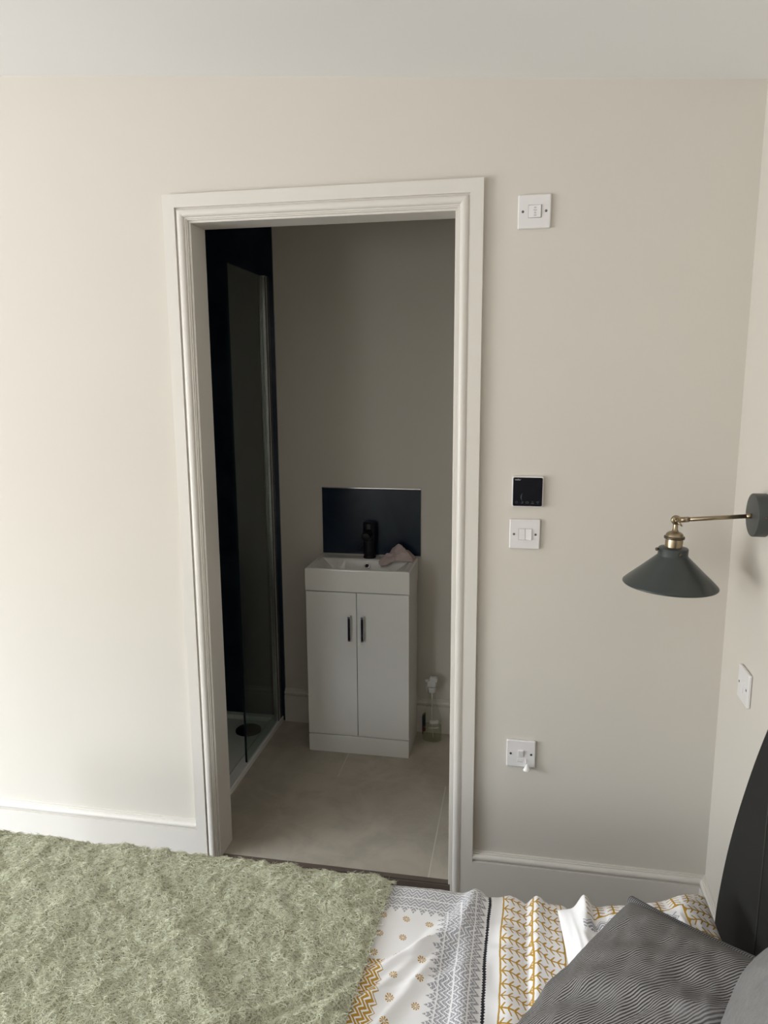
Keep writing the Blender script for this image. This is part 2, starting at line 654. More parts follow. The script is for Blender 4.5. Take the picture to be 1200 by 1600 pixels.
        if recalc or weld:
            import bmesh
            bm = bmesh.new()
            bm.from_mesh(me)
            if weld:
                bmesh.ops.remove_doubles(bm, verts=bm.verts, dist=1e-6)
            if recalc:
                bmesh.ops.recalc_face_normals(bm, faces=bm.faces)
            bm.to_mesh(me)
            bm.free()
        me.materials.append(mat)
        o = bpy.data.objects.new(name, me)
        COL.objects.link(o)
        if parent is not None:
            o.parent = parent
            WORLD[o.name] = base
        else:
            o.location = base
            WORLD[o.name] = base
        if bevel > 0:
            b = o.modifiers.new('bevel', 'BEVEL')
            b.width, b.segments, b.limit_method = bevel, seg, 'ANGLE'
            b.angle_limit = math.radians(40)
            b.harden_normals = False
        return o


WORLD = {}          # world position of every object's origin (no rotations are used on parents)


def tag(o, label=None, cat=None, group=None, kind=None):
    if label: o['label'] = label
    if cat: o['category'] = cat
    if group: o['group'] = group
    if kind: o['kind'] = kind
    return o


def empty(name, loc, label=None, cat=None, group=None, kind=None):
    o = bpy.data.objects.new(name, None)
    o.empty_display_size = 0.05
    o.location = loc
    COL.objects.link(o)
    WORLD[o.name] = Vector(loc)
    return tag(o, label, cat, group, kind)


def struct(o, label=None):
    o['kind'] = 'structure'
    if label: o['label'] = label
    return o


def text_mesh(name, s, size, mat, parent, origin, right, upv, extrude=0.0002, shear=0.0):
    """lettering as a thin mesh on a surface"""
    c = bpy.data.curves.new(name, 'FONT')
    c.body, c.size, c.align_x, c.align_y, c.extrude, c.shear = s, size, 'CENTER', 'CENTER', extrude, shear
    t = bpy.data.objects.new(name, c)
    me = bpy.data.meshes.new_from_object(t)
    bpy.data.objects.remove(t)
    R_, U_ = Vector(right), Vector(upv)
    N_ = R_.cross(U_)
    m = MB()
    m.add([Vector(origin) + R_ * p.co.x + U_ * p.co.y + N_ * p.co.z for p in me.vertices],
          [tuple(p.vertices) for p in me.polygons])
    bpy.data.meshes.remove(me)
    return m.build(name, mat, parent, recalc=False)


def fbm(x, y, z=0.0, oct=3):
    return mnoise.fractal(Vector((x, y, z)), 1.0, 2.0, oct)


# ---- soft things rest on what lies below them
from mathutils.bvhtree import BVHTree


def tree_of(o):
    off = WORLD[o.name]
    return BVHTree.FromPolygons([v.co + off for v in o.data.vertices], [tuple(p.vertices) for p in o.data.polygons])


def rest_on(P, trees, gap, zmin=-9.0, xmax=9.0):
    sh_ = P.shape
    Q = P.reshape(-1, 3)
    for p in Q:
        h = zmin
        for t in trees:
            hit = t.ray_cast(Vector((p[0], p[1], 3.0)), Vector((0, 0, -1)))
            if hit[0] is not None: h = max(h, hit[0].z + gap)
        if p[2] < h: p[2] = h
        if p[0] > xmax: p[0] = xmax
    return Q.reshape(sh_)


# ------------------------------------------------------------------ room shell
FL = 0.035                      # bathroom tile level
BATH_BACK, BATH_L, BATH_R = 1.03, -1.78, 0.62
WT = 0.10                       # door wall thickness
HOLE_L, HOLE_R, HOLE_T = -0.860, -0.056, 2.085


def ceil_z(x): return 2.3885 - 0.0776 * x


m = MB().box(ROOM_L - 0.2, ROOM_R + 0.2, ROOM_NEAR - 0.2, 0.012, -0.12, 0.0)
struct(m.build('floor', WOODFLOOR), 'dark brown plank floor of the bedroom')
m = MB().box(BATH_L - 0.1, BATH_R + 0.1, 0.012, BATH_BACK + 0.1, -0.12, FL)
struct(m.build('floor_bathroom', TILE), 'large beige stone floor tiles of the bathroom')

m = MB()
for (x0, x1, z0) in ((ROOM_L - 0.2, HOLE_L, -0.05), (HOLE_R, ROOM_R + 0.2, -0.05), (HOLE_L, HOLE_R, HOLE_T)):
    m.box(x0, x1, 0.0, WT, z0, 2.85)
struct(m.build('wall_back', PAINT), 'warm beige wall with the doorway')
m = MB().box(ROOM_R, ROOM_R + 0.15, ROOM_NEAR - 0.2, 0.0, -0.05, 2.6)
struct(m.build('wall_right', PAINT), 'pale beige wall behind the headboard')
m = MB()
for (x0, x1, z0, z1) in ((ROOM_L - 0.2, NW_X0, -0.05, 2.9), (NW_X1, ROOM_R + 0.2, -0.05, 2.9), (NW_X0, NW_X1, -0.05, NW_Z0), (NW_X0, NW_X1, NW_Z1, 2.9)):
    m.box(x0, x1, ROOM_NEAR - 0.2, ROOM_NEAR, z0, z1)
struct(m.build('wall_near', PAINT))
m = MB()
for (y0, y1, z0, z1) in ((ROOM_NEAR, WIN_Y0, -0.05, 2.9), (WIN_Y1, 0.0, -0.05, 2.9), (WIN_Y0, WIN_Y1, -0.05, WIN_Z0), (WIN_Y0, WIN_Y1, WIN_Z1, 2.9)):
    m.box(ROOM_L - 0.2, ROOM_L, y0, y1, z0, z1)
struct(m.build('wall_left', PAINT))
# sloping ceiling
v = []
for (x, dz) in ((ROOM_L - 0.2, 0), (ROOM_R + 0.2, 0)):
    for y in (ROOM_NEAR - 0.2, 0.0):
        v += [(x, y, ceil_z(x)), (x, y, ceil_z(x) + 0.15)]
m = MB().add(v, [(0, 2, 6, 4), (1, 5, 7, 3), (0, 1, 3, 2), (4, 6, 7, 5), (0, 4, 5, 1), (2, 3, 7, 6)])
struct(m.build('ceiling', CEIL), 'plain white gently sloping ceiling')
# frame of the glazed door on the left wall (outside the picture)
m = MB()
fw = 0.06
m.box(ROOM_L - 0.14, ROOM_L - 0.06, WIN_Y0, WIN_Y0 + fw, WIN_Z0, WIN_Z1)
m.box(ROOM_L - 0.14, ROOM_L - 0.06, WIN_Y1 - fw, WIN_Y1, WIN_Z0, WIN_Z1)
m.box(ROOM_L - 0.14, ROOM_L - 0.06, WIN_Y0, WIN_Y1, WIN_Z1 - fw, WIN_Z1)
m.box(ROOM_L - 0.14, ROOM_L - 0.06, WIN_Y0, WIN_Y1, WIN_Z0, WIN_Z0 + 0.05)
struct(m.build('window_1', WOODWORK))
m = MB()
for (x0, x1, z0, z1) in ((NW_X0, NW_X0 + fw, NW_Z0, NW_Z1), (NW_X1 - fw, NW_X1, NW_Z0, NW_Z1), (NW_X0 + fw, NW_X1 - fw, NW_Z1 - fw, NW_Z1), (NW_X0 + fw, NW_X1 - fw, NW_Z0, NW_Z0 + fw)):
    m.box(x0, x1, ROOM_NEAR - 0.14, ROOM_NEAR - 0.06, z0, z1)
struct(m.build('added_fill_window', WOODWORK))  # unseen window made up to fill the door wall and bathroom with light

# bathroom shell
m = MB().box(BATH_L - 0.1, BATH_R + 0.1, BATH_BACK, BATH_BACK + 0.1, -0.05, 2.85)
struct(m.build('wall_bathroom_back', PAINT), 'beige wall behind the vanity unit')
m = MB().box(BATH_R, BATH_R + 0.1, WT, BATH_BACK, -0.05, 2.85)
struct(m.build('wall_bathroom_right', PAINT))
m = MB().box(BATH_L - 0.1, BATH_L, WT, BATH_BACK, -0.05, 2.85)
struct(m.build('wall_bathroom_left', PAINT))
m = MB().box(BATH_L - 0.1, BATH_R + 0.1, WT, BATH_BACK + 0.1, 2.42, 2.55)
struct(m.build('ceiling_bathroom', CEIL))
m = MB().box(BATH_L, -0.9455, BATH_BACK - 0.010, BATH_BACK, FL, 2.42)
m.box(BATH_L, BATH_L + 0.010, WT, BATH_BACK - 0.010, FL, 2.42)
struct(m.build('trim_1', NAVY), 'dark navy shower wall panels')

# ---- torus moulding profile: (across from thick edge, height off the wall)
def torus_profile(flat, total, th=0.018):
    q = th - 0.0072
    p = [(0.0, 0.0), (0.0, th), (flat, th), (flat + 0.0005, q), (flat + 0.0035, q)]
    b0, b1 = flat + 0.0035, total - 0.0085
    c, r = (b0 + b1) / 2, (b1 - b0) / 2
    for i in range(0, 13):
        a = math.pi * (1 - i / 12)
        p.append((c + r * math.cos(a), q + 0.0072 * math.sin(a)))
    p += [(b1 + 0.0008, q - 0.0012), (total - 0.0042, q - 0.0012), (total - 0.0036, q - 0.0045), (total - 0.0004, q - 0.0045), (total, 0.0)]
    return p


def sweep(rings):
    """rings: list of point lists with the same length, one per corner"""
    m = MB()
    n = len(rings[0])
    v = [p for r in rings for p in r]
    f = []
    for i in range(len(rings) - 1):
        for k in range(n):
            k2 = (k + 1) % n
            f.append((i * n + k, i * n + k2, (i + 1) * n + k2, (i + 1) * n + k))
    f.append(tuple(range(n)))
    f.append(tuple(range((len(rings) - 1) * n, len(rings) * n)))
    return m.add(v, f)


# door frame: lining, architrave
door = empty('door_1', (-0.458, 0.0, 0.0), kind='structure', label='open doorway with moulded off-white painted frame')
AX0, AX1, AT, AW = -0.8468, -0.0700, 2.0706, 0.0702
pr = torus_profile(0.036, AW)
rings = []
for (sx_, cx, zfun) in ((-1, AX0, 'b'), (-1, AX0, 't'), (1, AX1, 't'), (1, AX1, 'b')):
    ring = []
    for (t, h) in pr:
        o_ = AW - t                                   # distance outwards from the inner edge
        ring.append((cx + sx_ * o_, -h, 0.0 if zfun == 'b' else AT + o_))
    rings.append(ring)
sweep(rings).build('architrave', WOODWORK, door)
m = MB()
m.box(HOLE_L, -0.8405, 0.0, WT, FL, 2.0645)
m.box(-0.0760, HOLE_R, 0.0, WT, FL, 2.0645)
m.box(HOLE_L, HOLE_R, 0.0, WT, 2.0645, HOLE_T)
m.build('door_lining', WOODWORK, door, bevel=0.0015)
m = MB().box(HOLE_L, HOLE_R, -0.004, 0.024, 0.0, FL + 0.001)
struct(m.build('trim_2', WOODFLOOR, bevel=0.002), 'dark brown threshold strip under the doorway')


# skirting boards
def skirt(name, mat, p0, p1, nrm, z0, flat=0.138, total=0.168, label=None):
    pr = torus_profile(flat, total)
    d = Vector(nrm)
    rings = [[(p[0] + d.x * h, p[1] + d.y * h, z0 + t) for (t, h) in pr] for p in (p0, p1)]
    return struct(sweep(rings).build(name, mat), label)


skirt('baseboard_back', WOODWORK, (0.0, 0.0), (ROOM_R, 0.0), (0, -1, 0), 0.0, label='moulded skirting board right of the doorway')
skirt('baseboard_left', WOODWORK, (ROOM_L, 0.0), (-0.917, 0.0), (0, -1, 0), 0.0, label='moulded skirting board left of the doorway')
skirt('baseboard_right', WOODWORK, (ROOM_R, 0.0), (ROOM_R, ROOM_NEAR), (-1, 0, 0), 0.0, label='skirting board on the headboard wall')
skirt('baseboard_bathroom', WOODWORK, (-0.9455, BATH_BACK), (BATH_R, BATH_BACK), (0, -1, 0), FL, 0.128, 0.158, label='skirting board of the bathroom back wall')

# ------------------------------------------------------------------ shower
TX, TZ = -0.956, 0.058
tray = empty('shower_tray', (-1.36, 0.56, FL), 'low white shower tray behind the glass screen', 'shower tray')
# rim and sunken bed as one surface
def tray_mesh():
    x0, x1, y0, y1 = BATH_L + 0.012, TX, WT + 0.004, BATH_BACK - 0.011
    xs = [x0, x0 + 0.045, x0 + 0.06, x1 - 0.06, x1 - 0.045, x1 - 0.003, x1]
    ys = [y0, y0 + 0.045, y0 + 0.06, y1 - 0.045, y1 - 0.03, y1 - 0.003, y1]
    P = np.zeros((len(xs), len(ys), 3))
    for i, x in enumerate(xs):
        for j, y in enumerate(ys):
            inn = 2 <= i <= 3 and 2 <= j <= 3
            out = i == 6
            P[i, j] = (x, y, TZ - (0.014 if inn else 0) - (0.003 if out else 0))
    m = MB().grid(P, smooth=False)
    m.add([(x1, y0, FL), (x1, y1, FL), (x1, y1, TZ - 0.003), (x1, y0, TZ - 0.003)], [(0, 1, 2, 3)])
    m.add([(x0, y0, FL), (x1, y0, FL), (x1, y0, TZ - 0.003), (x0, y0, TZ)], [(0, 1, 2, 3)])
    return m
tray_mesh().build('tray_body', ACRYL, tray, weld=True)
m = MB().lathe([(0.058, 0.0), (0.058, 0.006), (0.052, 0.010), (0.02, 0.012), (1e-5, 0.0122)], (-1.075, 0.872, TZ - 0.014), n=40)
w = m.build('waste_cover', BLACK, tray)
w['label'] = 'round black waste cover'

scr = empty('shower_screen', (-0.970, 0.80, TZ), 'clear fixed glass shower screen on the tray edge', 'shower screen')
GX0, GX1 = -0.974, -0.966
m = MB().box(GX0, GX1, 0.5755, 0.985, TZ + 0.0005, 2.045)
m.build('glass_pane', GLASS, scr)
m = MB().box(GX0, GX1, 0.5725, 0.5755, TZ + 0.0005, 2.045)
m.build('glass_edge', GLASSEDGE, scr)
m = MB()
m.rbox(-0.982, -0.958, 0.958, BATH_BACK - 0.012, TZ + 0.0005, 2.050, 0.004, 'z')
prof = m.build('wall_profile', ALUM, scr)
m = MB().box(-0.9585, -0.9572, 0.984, 0.990, TZ + 0.001, 2.048)
m.box(-0.9585, -0.9572, 0.955, 0.9605, TZ + 0.001, 2.048)
m.build('rubber_seal', BLACK, prof)

# ------------------------------------------------------------------ vanity unit
VX0, VX1, VY, VB = -0.755, -0.3185, 0.765, BATH_BACK - 0.0005
van = empty('vanity_unit', (-0.537, 0.90, FL), 'small white gloss two-door vanity unit on the tiled floor', 'vanity unit')
m = MB()
m.box(VX0, VX0 + 0.016, VY + 0.018, VB - 0.02, FL, 0.755)
m.box(VX1 - 0.016, VX1, VY + 0.018, VB - 0.02, FL, 0.755)
m.box(VX0 + 0.016, VX1 - 0.016, VB - 0.036, VB - 0.02, FL, 0.755)
m.box(VX0 + 0.016, VX1 - 0.016, VY + 0.018, VB - 0.036, 0.112, 0.128)
m.box(VX0 + 0.016, VX1 - 0.016, VY + 0.018, VB - 0.036, 0.739, 0.755)
m.build('carcass', GLOSSW, van, bevel=0.0006)
m = MB().box(VX0, VX1, VY, VY + 0.018, FL, 0.1130)
m.build('plinth', GLOSSW, van, bevel=0.001)
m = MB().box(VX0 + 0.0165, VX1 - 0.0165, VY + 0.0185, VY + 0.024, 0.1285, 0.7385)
m.build('gap_shade_panel', GAPSHADE, van)  # dark sheet behind the doors, standing in for shade in the gaps
GAPX = -0.538
for (x0, x1, hx) in ((VX0, GAPX - 0.0014, -0.5665), (GAPX + 0.0014, VX1, -0.5105)):
    d_ = MB().box(x0, x1, VY, VY + 0.018, 0.1168, 0.7505).build('door', GLOSSW, van, bevel=0.001)
    h = MB()
    h.rbox(hx - 0.0055, hx + 0.0055, VY - 0.022, VY - 0.014, 0.5475, 0.6560, 0.002, 'y')
    h.box(hx - 0.004, hx + 0.004, VY - 0.0145, VY, 0.5490, 0.5570)
    h.box(hx - 0.004, hx + 0.004, VY - 0.0145, VY, 0.6465, 0.6545)
    hd = h.build('handle', CHROME, d_, bevel=0.0006)
    hd['label'] = 'chrome bar handle with dark inlay'
    MB().box(hx - 0.0045, hx + 0.0045, VY - 0.0228, VY - 0.0219, 0.5535, 0.6480).build('handle_inlay', PURPLEBLK, d_)

# basin: one closed ceramic body with a sunken bowl
BX0, BX1, BY0, BY1, BZ0, BZ1 = -0.7575, -0.3160, 0.762, 1.0185, 0.7555, 0.8500
basin = empty('basin', (-0.537, 0.89, BZ0), 'white ceramic basin on top of the vanity unit', 'basin')
def basin_mesh():
    x0, x1, y0, y1 = BX0, BX1, BY0, BY1
    xs = [x0, x0 + 0.004, x0 + 0.026, x0 + 0.034, x0 + 0.10, x0 + 0.13, x1 - 0.13, x1 - 0.10, x1 - 0.034, x1 - 0.026, x1 - 0.004, x1]
    ys = [y0, y0 + 0.004, y0 + 0.012, y0 + 0.022, y0 + 0.04, y0 + 0.10, y1 - 0.100, y1 - 0.068, y1 - 0.060, y1 - 0.004, y1]
    P = np.zeros((len(xs), len(ys), 3))
    zx = [-.004, 0, 0, -.004, -.052, -.064, -.064, -.052, -.004, 0, 0, -.004]
    zy = [-.004, 0, 0, -.020, -.055, -.064, -.064, -.006, 0, 0, -.004]
    for i, x in enumerate(xs):
        for j, y in enumerate(ys):
            P[i, j] = (x, y, BZ1 + max(zx[i], zy[j]) if not (i in (0, 11) or j in (0, 10)) else BZ1 - .004)
    m = MB().grid(P, smooth=False)
    top = BZ1 - .004
    # outer skirt
    ring = [(x0, y0), (x1, y0), (x1, y1), (x0, y1)]
    v = [(p[0], p[1], top) for p in ring] + [(p[0] + (0.002 if p[0] == x0 else -0.002), p[1] + (0.001 if p[1] == y0 else 0), BZ0) for p in ring]
    sx_ = [(x0, y0)]
    # side walls follow the grid's border vertices
    def wall(pts):
        vv = [(p[0], p[1], p[2]) for p in pts] + [(p[0], p[1], BZ0) for p in pts]
        n = len(pts)
        m.add(vv, [(k, k + 1, n + k + 1, n + k) for k in range(n - 1)])
    wall([P[i, 0] for i in range(len(xs))])
    wall([P[i, -1] for i in range(len(xs))])
    wall([P[0, j] for j in range(len(ys))])
    wall([P[-1, j] for j in range(len(ys))])
    m.add([(x0, y0, BZ0), (x1, y0, BZ0), (x1, y1, BZ0), (x0, y1, BZ0)], [(0, 1, 2, 3)])
    return m
bo = basin_mesh().build('bowl', CERAMIC, basin, bevel=0.0025, seg=3, weld=True)
m = MB().lathe([(0.0125, -0.004), (0.0125, 0.003), (0.0105, 0.0042), (0.0080, 0.003), (0.0080, -0.002)], (-0.5275, 0.932, 0.826), (0, -1, 0.55), n=28)
ov = m.build('overflow_ring', CHROME, basin)
ov['label'] = 'chrome overflow ring'
MB().lathe([(0.0079, 0.0004), (1e-5, 0.0006)], (-0.5275, 0.932, 0.826), (0, -1, 0.55), n=24).build('overflow_hole', BLACK, basin)
MB().lathe([(0.021, 0.0), (0.021, 0.003), (0.017, 0.0045), (1e-5, 0.0048)], (-0.5275, 0.868, BZ1 - 0.0642), n=28).build('waste', CHROME, basin)

# splashback
sb = empty('splashback', (-0.527, BATH_BACK, 0.858), 'dark navy panel splashback on the wall above the basin', 'splashback')
MB().box(-0.7465, -0.3065, 1.0215, BATH_BACK - 0.0005, 0.8565, 1.1500).build('panel', NAVY, sb)
MB().box(-0.7475, -0.3055, 1.0200, BATH_BACK - 0.0005, 1.1500, 1.1535).build('trim_strip', CHROME, sb, bevel=0.0005)

# tap
TXX, TYY = -0.527, 0.988
tap = empty('tap', (TXX, TYY, BZ1), 'matt black single lever mixer tap on the basin ledge', 'tap')
m = MB().lathe([(0.0275, 0.0), (0.0275, 0.006), (0.0265, 0.008), (0.0235, 0.0085), (0.0255, 0.012), (0.0265, 0.040), (0.0270, 0.085), (0.0270, 0.152), (0.0255, 0.1565), (1e-5, 0.158)], (TXX, TYY, BZ1))
m.build('tap_body', BLACK, tap)
m = MB()
m.tube([(TXX, TYY - 0.015, BZ1 + 0.112), (TXX, TYY - 0.060, BZ1 + 0.108), (TXX, TYY - 0.082, BZ1 + 0.105)], [0.0205, 0.0200, 0.0195], n=28)
m.build('spout', BLACK, tap, bevel=0.0015)
m = MB().tube([(TXX - 0.020, TYY, BZ1 + 0.062), (TXX - 0.031, TYY - 0.004, BZ1 + 0.059), (TXX - 0.038, TYY - 0.008, BZ1 + 0.046), (TXX - 0.041, TYY - 0.010, BZ1 + 0.030)], [0.007, 0.0055, 0.0045, 0.004])
m.build('lever', BLACK, tap)

# face cloth, crumpled over the back right corner of the basin
def cloth_mesh():
    n, q = 64, 52
    P = np.zeros((n, q, 3))
    for i in range(n):
        for j in range(q):
            u, v_ = i / (n - 1), j / (q - 1)
            a, b = 2 * u - 1, 2 * v_ - 1
            x = -0.3985 + 0.074 * a + 0.006 * fbm(3 * u, 4 * v_, 2.0)
            y = 0.968 + 0.042 * b + 0.006 * fbm(4 * u, 3 * v_, 7.0)
            e = max(0.0, (1 - abs(a) ** 2.6)) ** 0.55 * max(0.0, (1 - abs(b) ** 2.4)) ** 0.5
            peak = 0.052 * math.exp(-((u - 0.58) / 0.33) ** 2) * (0.45 + 0.55 * v_)
            fold = 0.010 * math.sin(9 * u + 5 * v_ + 2.2 * fbm(2 * u, 2 * v_, 1.0)) + 0.008 * fbm(5 * u, 5 * v_, 4.0)
            z = BZ1 + 0.002 + e * (0.016 + peak + fold)
            if v_ < 0.34 and u < 0.45:                     # hangs a little into the bowl
                z -= 0.020 * (0.34 - v_) / 0.34 * (0.5 + 0.5 * math.sin(11 * u)) 
                y -= 0.010 * (0.34 - v_) / 0.34
            P[i, j] = (x, y, max(z, BZ1 + 0.0012) if y > 0.958 else z)
    m = MB().grid(P)
    return m
m = cloth_mesh()
m.v = [tuple(p) for p in rest_on(np.array(m.v), (tree_of(bo),), 0.0035)]
cl = m.build('face_cloth', FLANNEL, recalc=True, origin=(-0.3985, 0.968, BZ1 + 0.001))
sd = cl.modifiers.new('thick', 'SOLIDIFY')
sd.thickness, sd.offset = 0.0022, 1.0
tag(cl, 'crumpled pinkish cloth lying on the right back corner of the basin', 'cloth')

# spray bottle
SX, SY = -0.2420, 0.945
sp_ = empty('spray_bottle', (SX, SY, FL), 'clear plastic spray bottle standing on the floor beside the vanity unit', 'spray bottle')
def oval(prof, cx, cy, z0, ex=1.0, ey=0.62, n=40):
    mm = MB().lathe(prof, (0, 0, 0), n=n, caps=True)
    return MB().add([(cx + p[0] * ex, cy + p[1] * ey, z0 + p[2]) for p in mm.v], mm.f, True)
bp = [(0.030, 0.0), (0.034, 0.004), (0.0345, 0.03), (0.034, 0.085), (0.0315, 0.118), (0.024, 0.150), (0.0165, 0.180), (0.0125, 0.205), (0.0120, 0.232)]
oval(bp, SX, SY, FL + 0.0003, 1.25, 0.80).build('bottle_body', BOTTLE, sp_)
oval([(0.031, 0.003), (0.0330, 0.03), (0.0328, 0.072), (1e-5, 0.0722)], SX, SY, FL + 0.0005, 1.24, 0.78).build('liquid', LIQUID, sp_)
m = MB().lathe([(0.0145, 0.0), (0.0150, 0.002), (0.0150, 0.020), (0.0135, 0.022), (0.010, 0.022)], (SX, SY, FL + 0.228), n=30)
m.build('collar', SPRAYW, sp_)
m = MB()
hz = FL + 0.252
m.rbox(SX - 0.020, SX + 0.016, SY - 0.010, SY + 0.010, hz, hz + 0.030, 0.008, 'y')
m.rbox(SX - 0.012, SX + 0.024, SY - 0.009, SY + 0.009, hz + 0.022, hz + 0.046, 0.010, 'y')
m.lathe([(0.0075, 0.0), (0.0085, 0.010), (0.0070, 0.014)], (SX - 0.016, SY, hz + 0.026), (-1, 0, -0.1), n=20)
m.build('spray_head', SPRAYW, sp_, bevel=0.002)
m = MB().tube([(SX - 0.016, SY, hz + 0.010), (SX - 0.024, SY, hz - 0.008), (SX - 0.021, SY, hz - 0.030)], [0.005, 0.0045, 0.003])
m.build('trigger', SPRAYW, sp_)
MB().tube([(SX, SY, FL + 0.23), (SX - 0.002, SY, FL + 0.12), (SX + 0.006, SY, FL + 0.012)], 0.0022, n=8).build('dip_tube', SPRAYW, sp_)
# curved labels on the bottle's left side and front
def label_patch(a0, a1, z0, z1, rr, name, mat):
    n = 14
    P = np.zeros((2, n, 3))
    for j in range(n):
        a = math.radians(a0 + (a1 - a0) * j / (n - 1))
        for i, z in enumerate((z0, z1)):
            P[i, j] = (SX + rr * 1.25 * math.cos(a), SY + rr * 0.80 * math.sin(a), FL + z)
    o_ = MB().grid(P).build(name, mat, sp_, recalc=False)
    return o_
label_patch(135, 212, 0.052, 0.112, 0.0352, 'label', LABELD)
label_patch(135, 212, 0.030, 0.051, 0.0352, 'label', LABELR)
label_patch(135, 190, 0.1125, 0.120, 0.0340, 'label', LABELG)
label_patch(262, 315, 0.090, 0.106, 0.0346, 'label', LABELW)
label_patch(258, 318, 0.068, 0.074, 0.0352, 'label', LABELW)

# ------------------------------------------------------------------ switches on the door wall
def plate(name, c, label, cat, axis='y', half=0.043, th=0.0095):
    """white moulded plate; axis 'y' faces -y, axis 'x' faces -x"""
    e = empty(name, c, label, cat)
    cx, cy, cz = c
    if axis == 'y':
        b = MB().rbox(cx - half, cx + half, cy - th, cy - 0.0004, cz - half, cz + half, 0.004, 'y')
    else:
        b = MB().rbox(cx - th, cx - 0.0004, cy - half, cy + half, cz - half, cz + half, 0.004, 'x')
    b.build('plate', WHITEPL, e, bevel=0.0035, seg=4)
    return e


def screw(e, c, axis='y', mat=None, r=0.0034):
    ax = (0, -1, 0) if axis == 'y' else (-1, 0, 0)
    o = MB().lathe([(r, -0.001), (r, 0.0005), (r * 0.8, 0.0009), (1e-5, 0.0010)], c, ax, n=20).build('screw', mat or SCREWC, e)
    return o


R_, U_ = (1, 0, 0), (0, 0, 1)
# fan isolator, top
fx_, fz_ = 0.1330, 2.0512
e = plate('fan_isolator_switch', (fx_, 0.0, fz_), 'square white isolator switch high on the wall right of the doorway', 'switch')
yf = -0.0095
for s_ in (-1, 1): screw(e, (fx_ + s_ * 0.03015, yf, fz_))
MB().box(fx_ - 0.0155, fx_ + 0.0185, yf - 0.0004, yf + 0.001, fz_ - 0.0165, fz_ + 0.0165).build('rocker_surround', PRINTG, e)
v = [(fx_ - 0.0150, yf - 0.0006, fz_ - 0.0155), (fx_ + 0.0170, yf - 0.0040, fz_ - 0.0155), (fx_ + 0.0170, yf - 0.0040, fz_ + 0.0155), (fx_ - 0.0150, yf - 0.0006, fz_ + 0.0155)]
v += [(p[0], yf + 0.002, p[2]) for p in v]
rk = MB().add(v, [(0, 1, 2, 3), (4, 7, 6, 5), (0, 4, 5, 1), (1, 5, 6, 2), (2, 6, 7, 3), (3, 7, 4, 0)]).build('rocker', WHITEPL, e, bevel=0.0006)
rr_ = Vector((0.032, -0.0034, 0)).normalized()
ctr = Vector((fx_ + 0.0020, yf - 0.0026, fz_))
text_mesh('marking', 'ON', 0.0042, PRINTG, rk, ctr + Vector((0, 0, 0.0092)), rr_, U_)
text_mesh('marking', 'FAN', 0.0046, PRINTG, rk, ctr + Vector((0, 0, 0.0026)), rr_, U_)
text_mesh('marking', 'OFF', 0.0042, PRINTG, rk, ctr + Vector((0, 0, -0.0105)), rr_, U_)
m = MB()
for k in range(3):                                   # small three-bladed fan symbol
    a = math.radians(90 + 120 * k)
    c0 = ctr + Vector((0, 0, -0.0040))
    P = [c0 + rr_ * (r * math.cos(a + d)) + Vector((0, 0, r * math.sin(a + d))) + Vector((0, -0.0002, 0)) for (r, d) in ((0.0003, 0), (0.0022, -0.5), (0.0027, 0.0), (0.0022, 0.5))]
    m.add(P, [(0, 1, 2, 3)])
m.build('fan_symbol', PRINTG, rk, recalc=False)

# thermostat
tx_, tz_ = 0.1365, 1.3035
e = empty('thermostat', (tx_, 0, tz_), 'black glass touch thermostat with white rim above the light switch', 'thermostat')
MB().rbox(tx_ - 0.0435, tx_ + 0.0435, -0.0125, -0.0004, tz_ - 0.0435, tz_ + 0.0435, 0.005, 'y').build('casing', WHITEPL, e, bevel=0.0025, seg=3)
MB().rbox(tx_ - 0.0405, tx_ + 0.0405, -0.0140, -0.0110, tz_ - 0.0405, tz_ + 0.0405, 0.004, 'y').build('glass_face', BLKGLASS, e, bevel=0.0008)
yt = -0.01415
text_mesh('logo', 'weller', 0.0066, ICONW, e, (tx_ - 0.0280, yt, tz_ + 0.0345), R_, U_, 0.0001, 0.25)
def ring_icon(cx, cz, r, w, a0=0, a1=360, n=24, sx_=1.0):
    m = MB()
    P = []
    for k in range(n + 1):
        a = math.radians(a0 + (a1 - a0) * k / n)
        P.append([(cx + sx_ * (r - w) * math.cos(a), yt, cz + (r - w) * math.sin(a)), (cx + sx_ * r * math.cos(a), yt, cz + r * math.sin(a))])
    return m.grid(np.array(P), smooth=False)
zi = tz_ - 0.0300
m = ring_icon(tx_ - 0.0300, zi, 0.0034, 0.0009, -240, 60)
m.box(tx_ - 0.0304, tx_ - 0.0296, yt - 0.0001, yt, zi, zi + 0.0038)
m.build('power_icon', ICON, e, recalc=False)
ring_icon(tx_ - 0.0150, zi, 0.0036, 0.0018, -150, 110).build('moon_icon', ICON, e, recalc=False)
ring_icon(tx_ - 0.0005, zi, 0.0030, 0.0009, 0, 360, sx_=1.4).build('mode_icon', ICON, e, recalc=False)
def tri_icon(cx, s_):
    o_, i_ = 0.0042, 0.0022
    P = []
    for r in (o_, i_):
        P += [(cx - r, yt, zi - s_ * r * 0.8), (cx + r, yt, zi - s_ * r * 0.8), (cx, yt, zi + s_ * r * 1.0)]
    return MB().add(P, [(0, 1, 4, 3), (1, 2, 5, 4), (2, 0, 3, 5)])
tri_icon(tx_ + 0.0145, 1).build('up_icon', ICON, e, recalc=False)
tri_icon(tx_ + 0.0285, -1).build('down_icon', ICON, e, recalc=False)
m = MB()
P = []
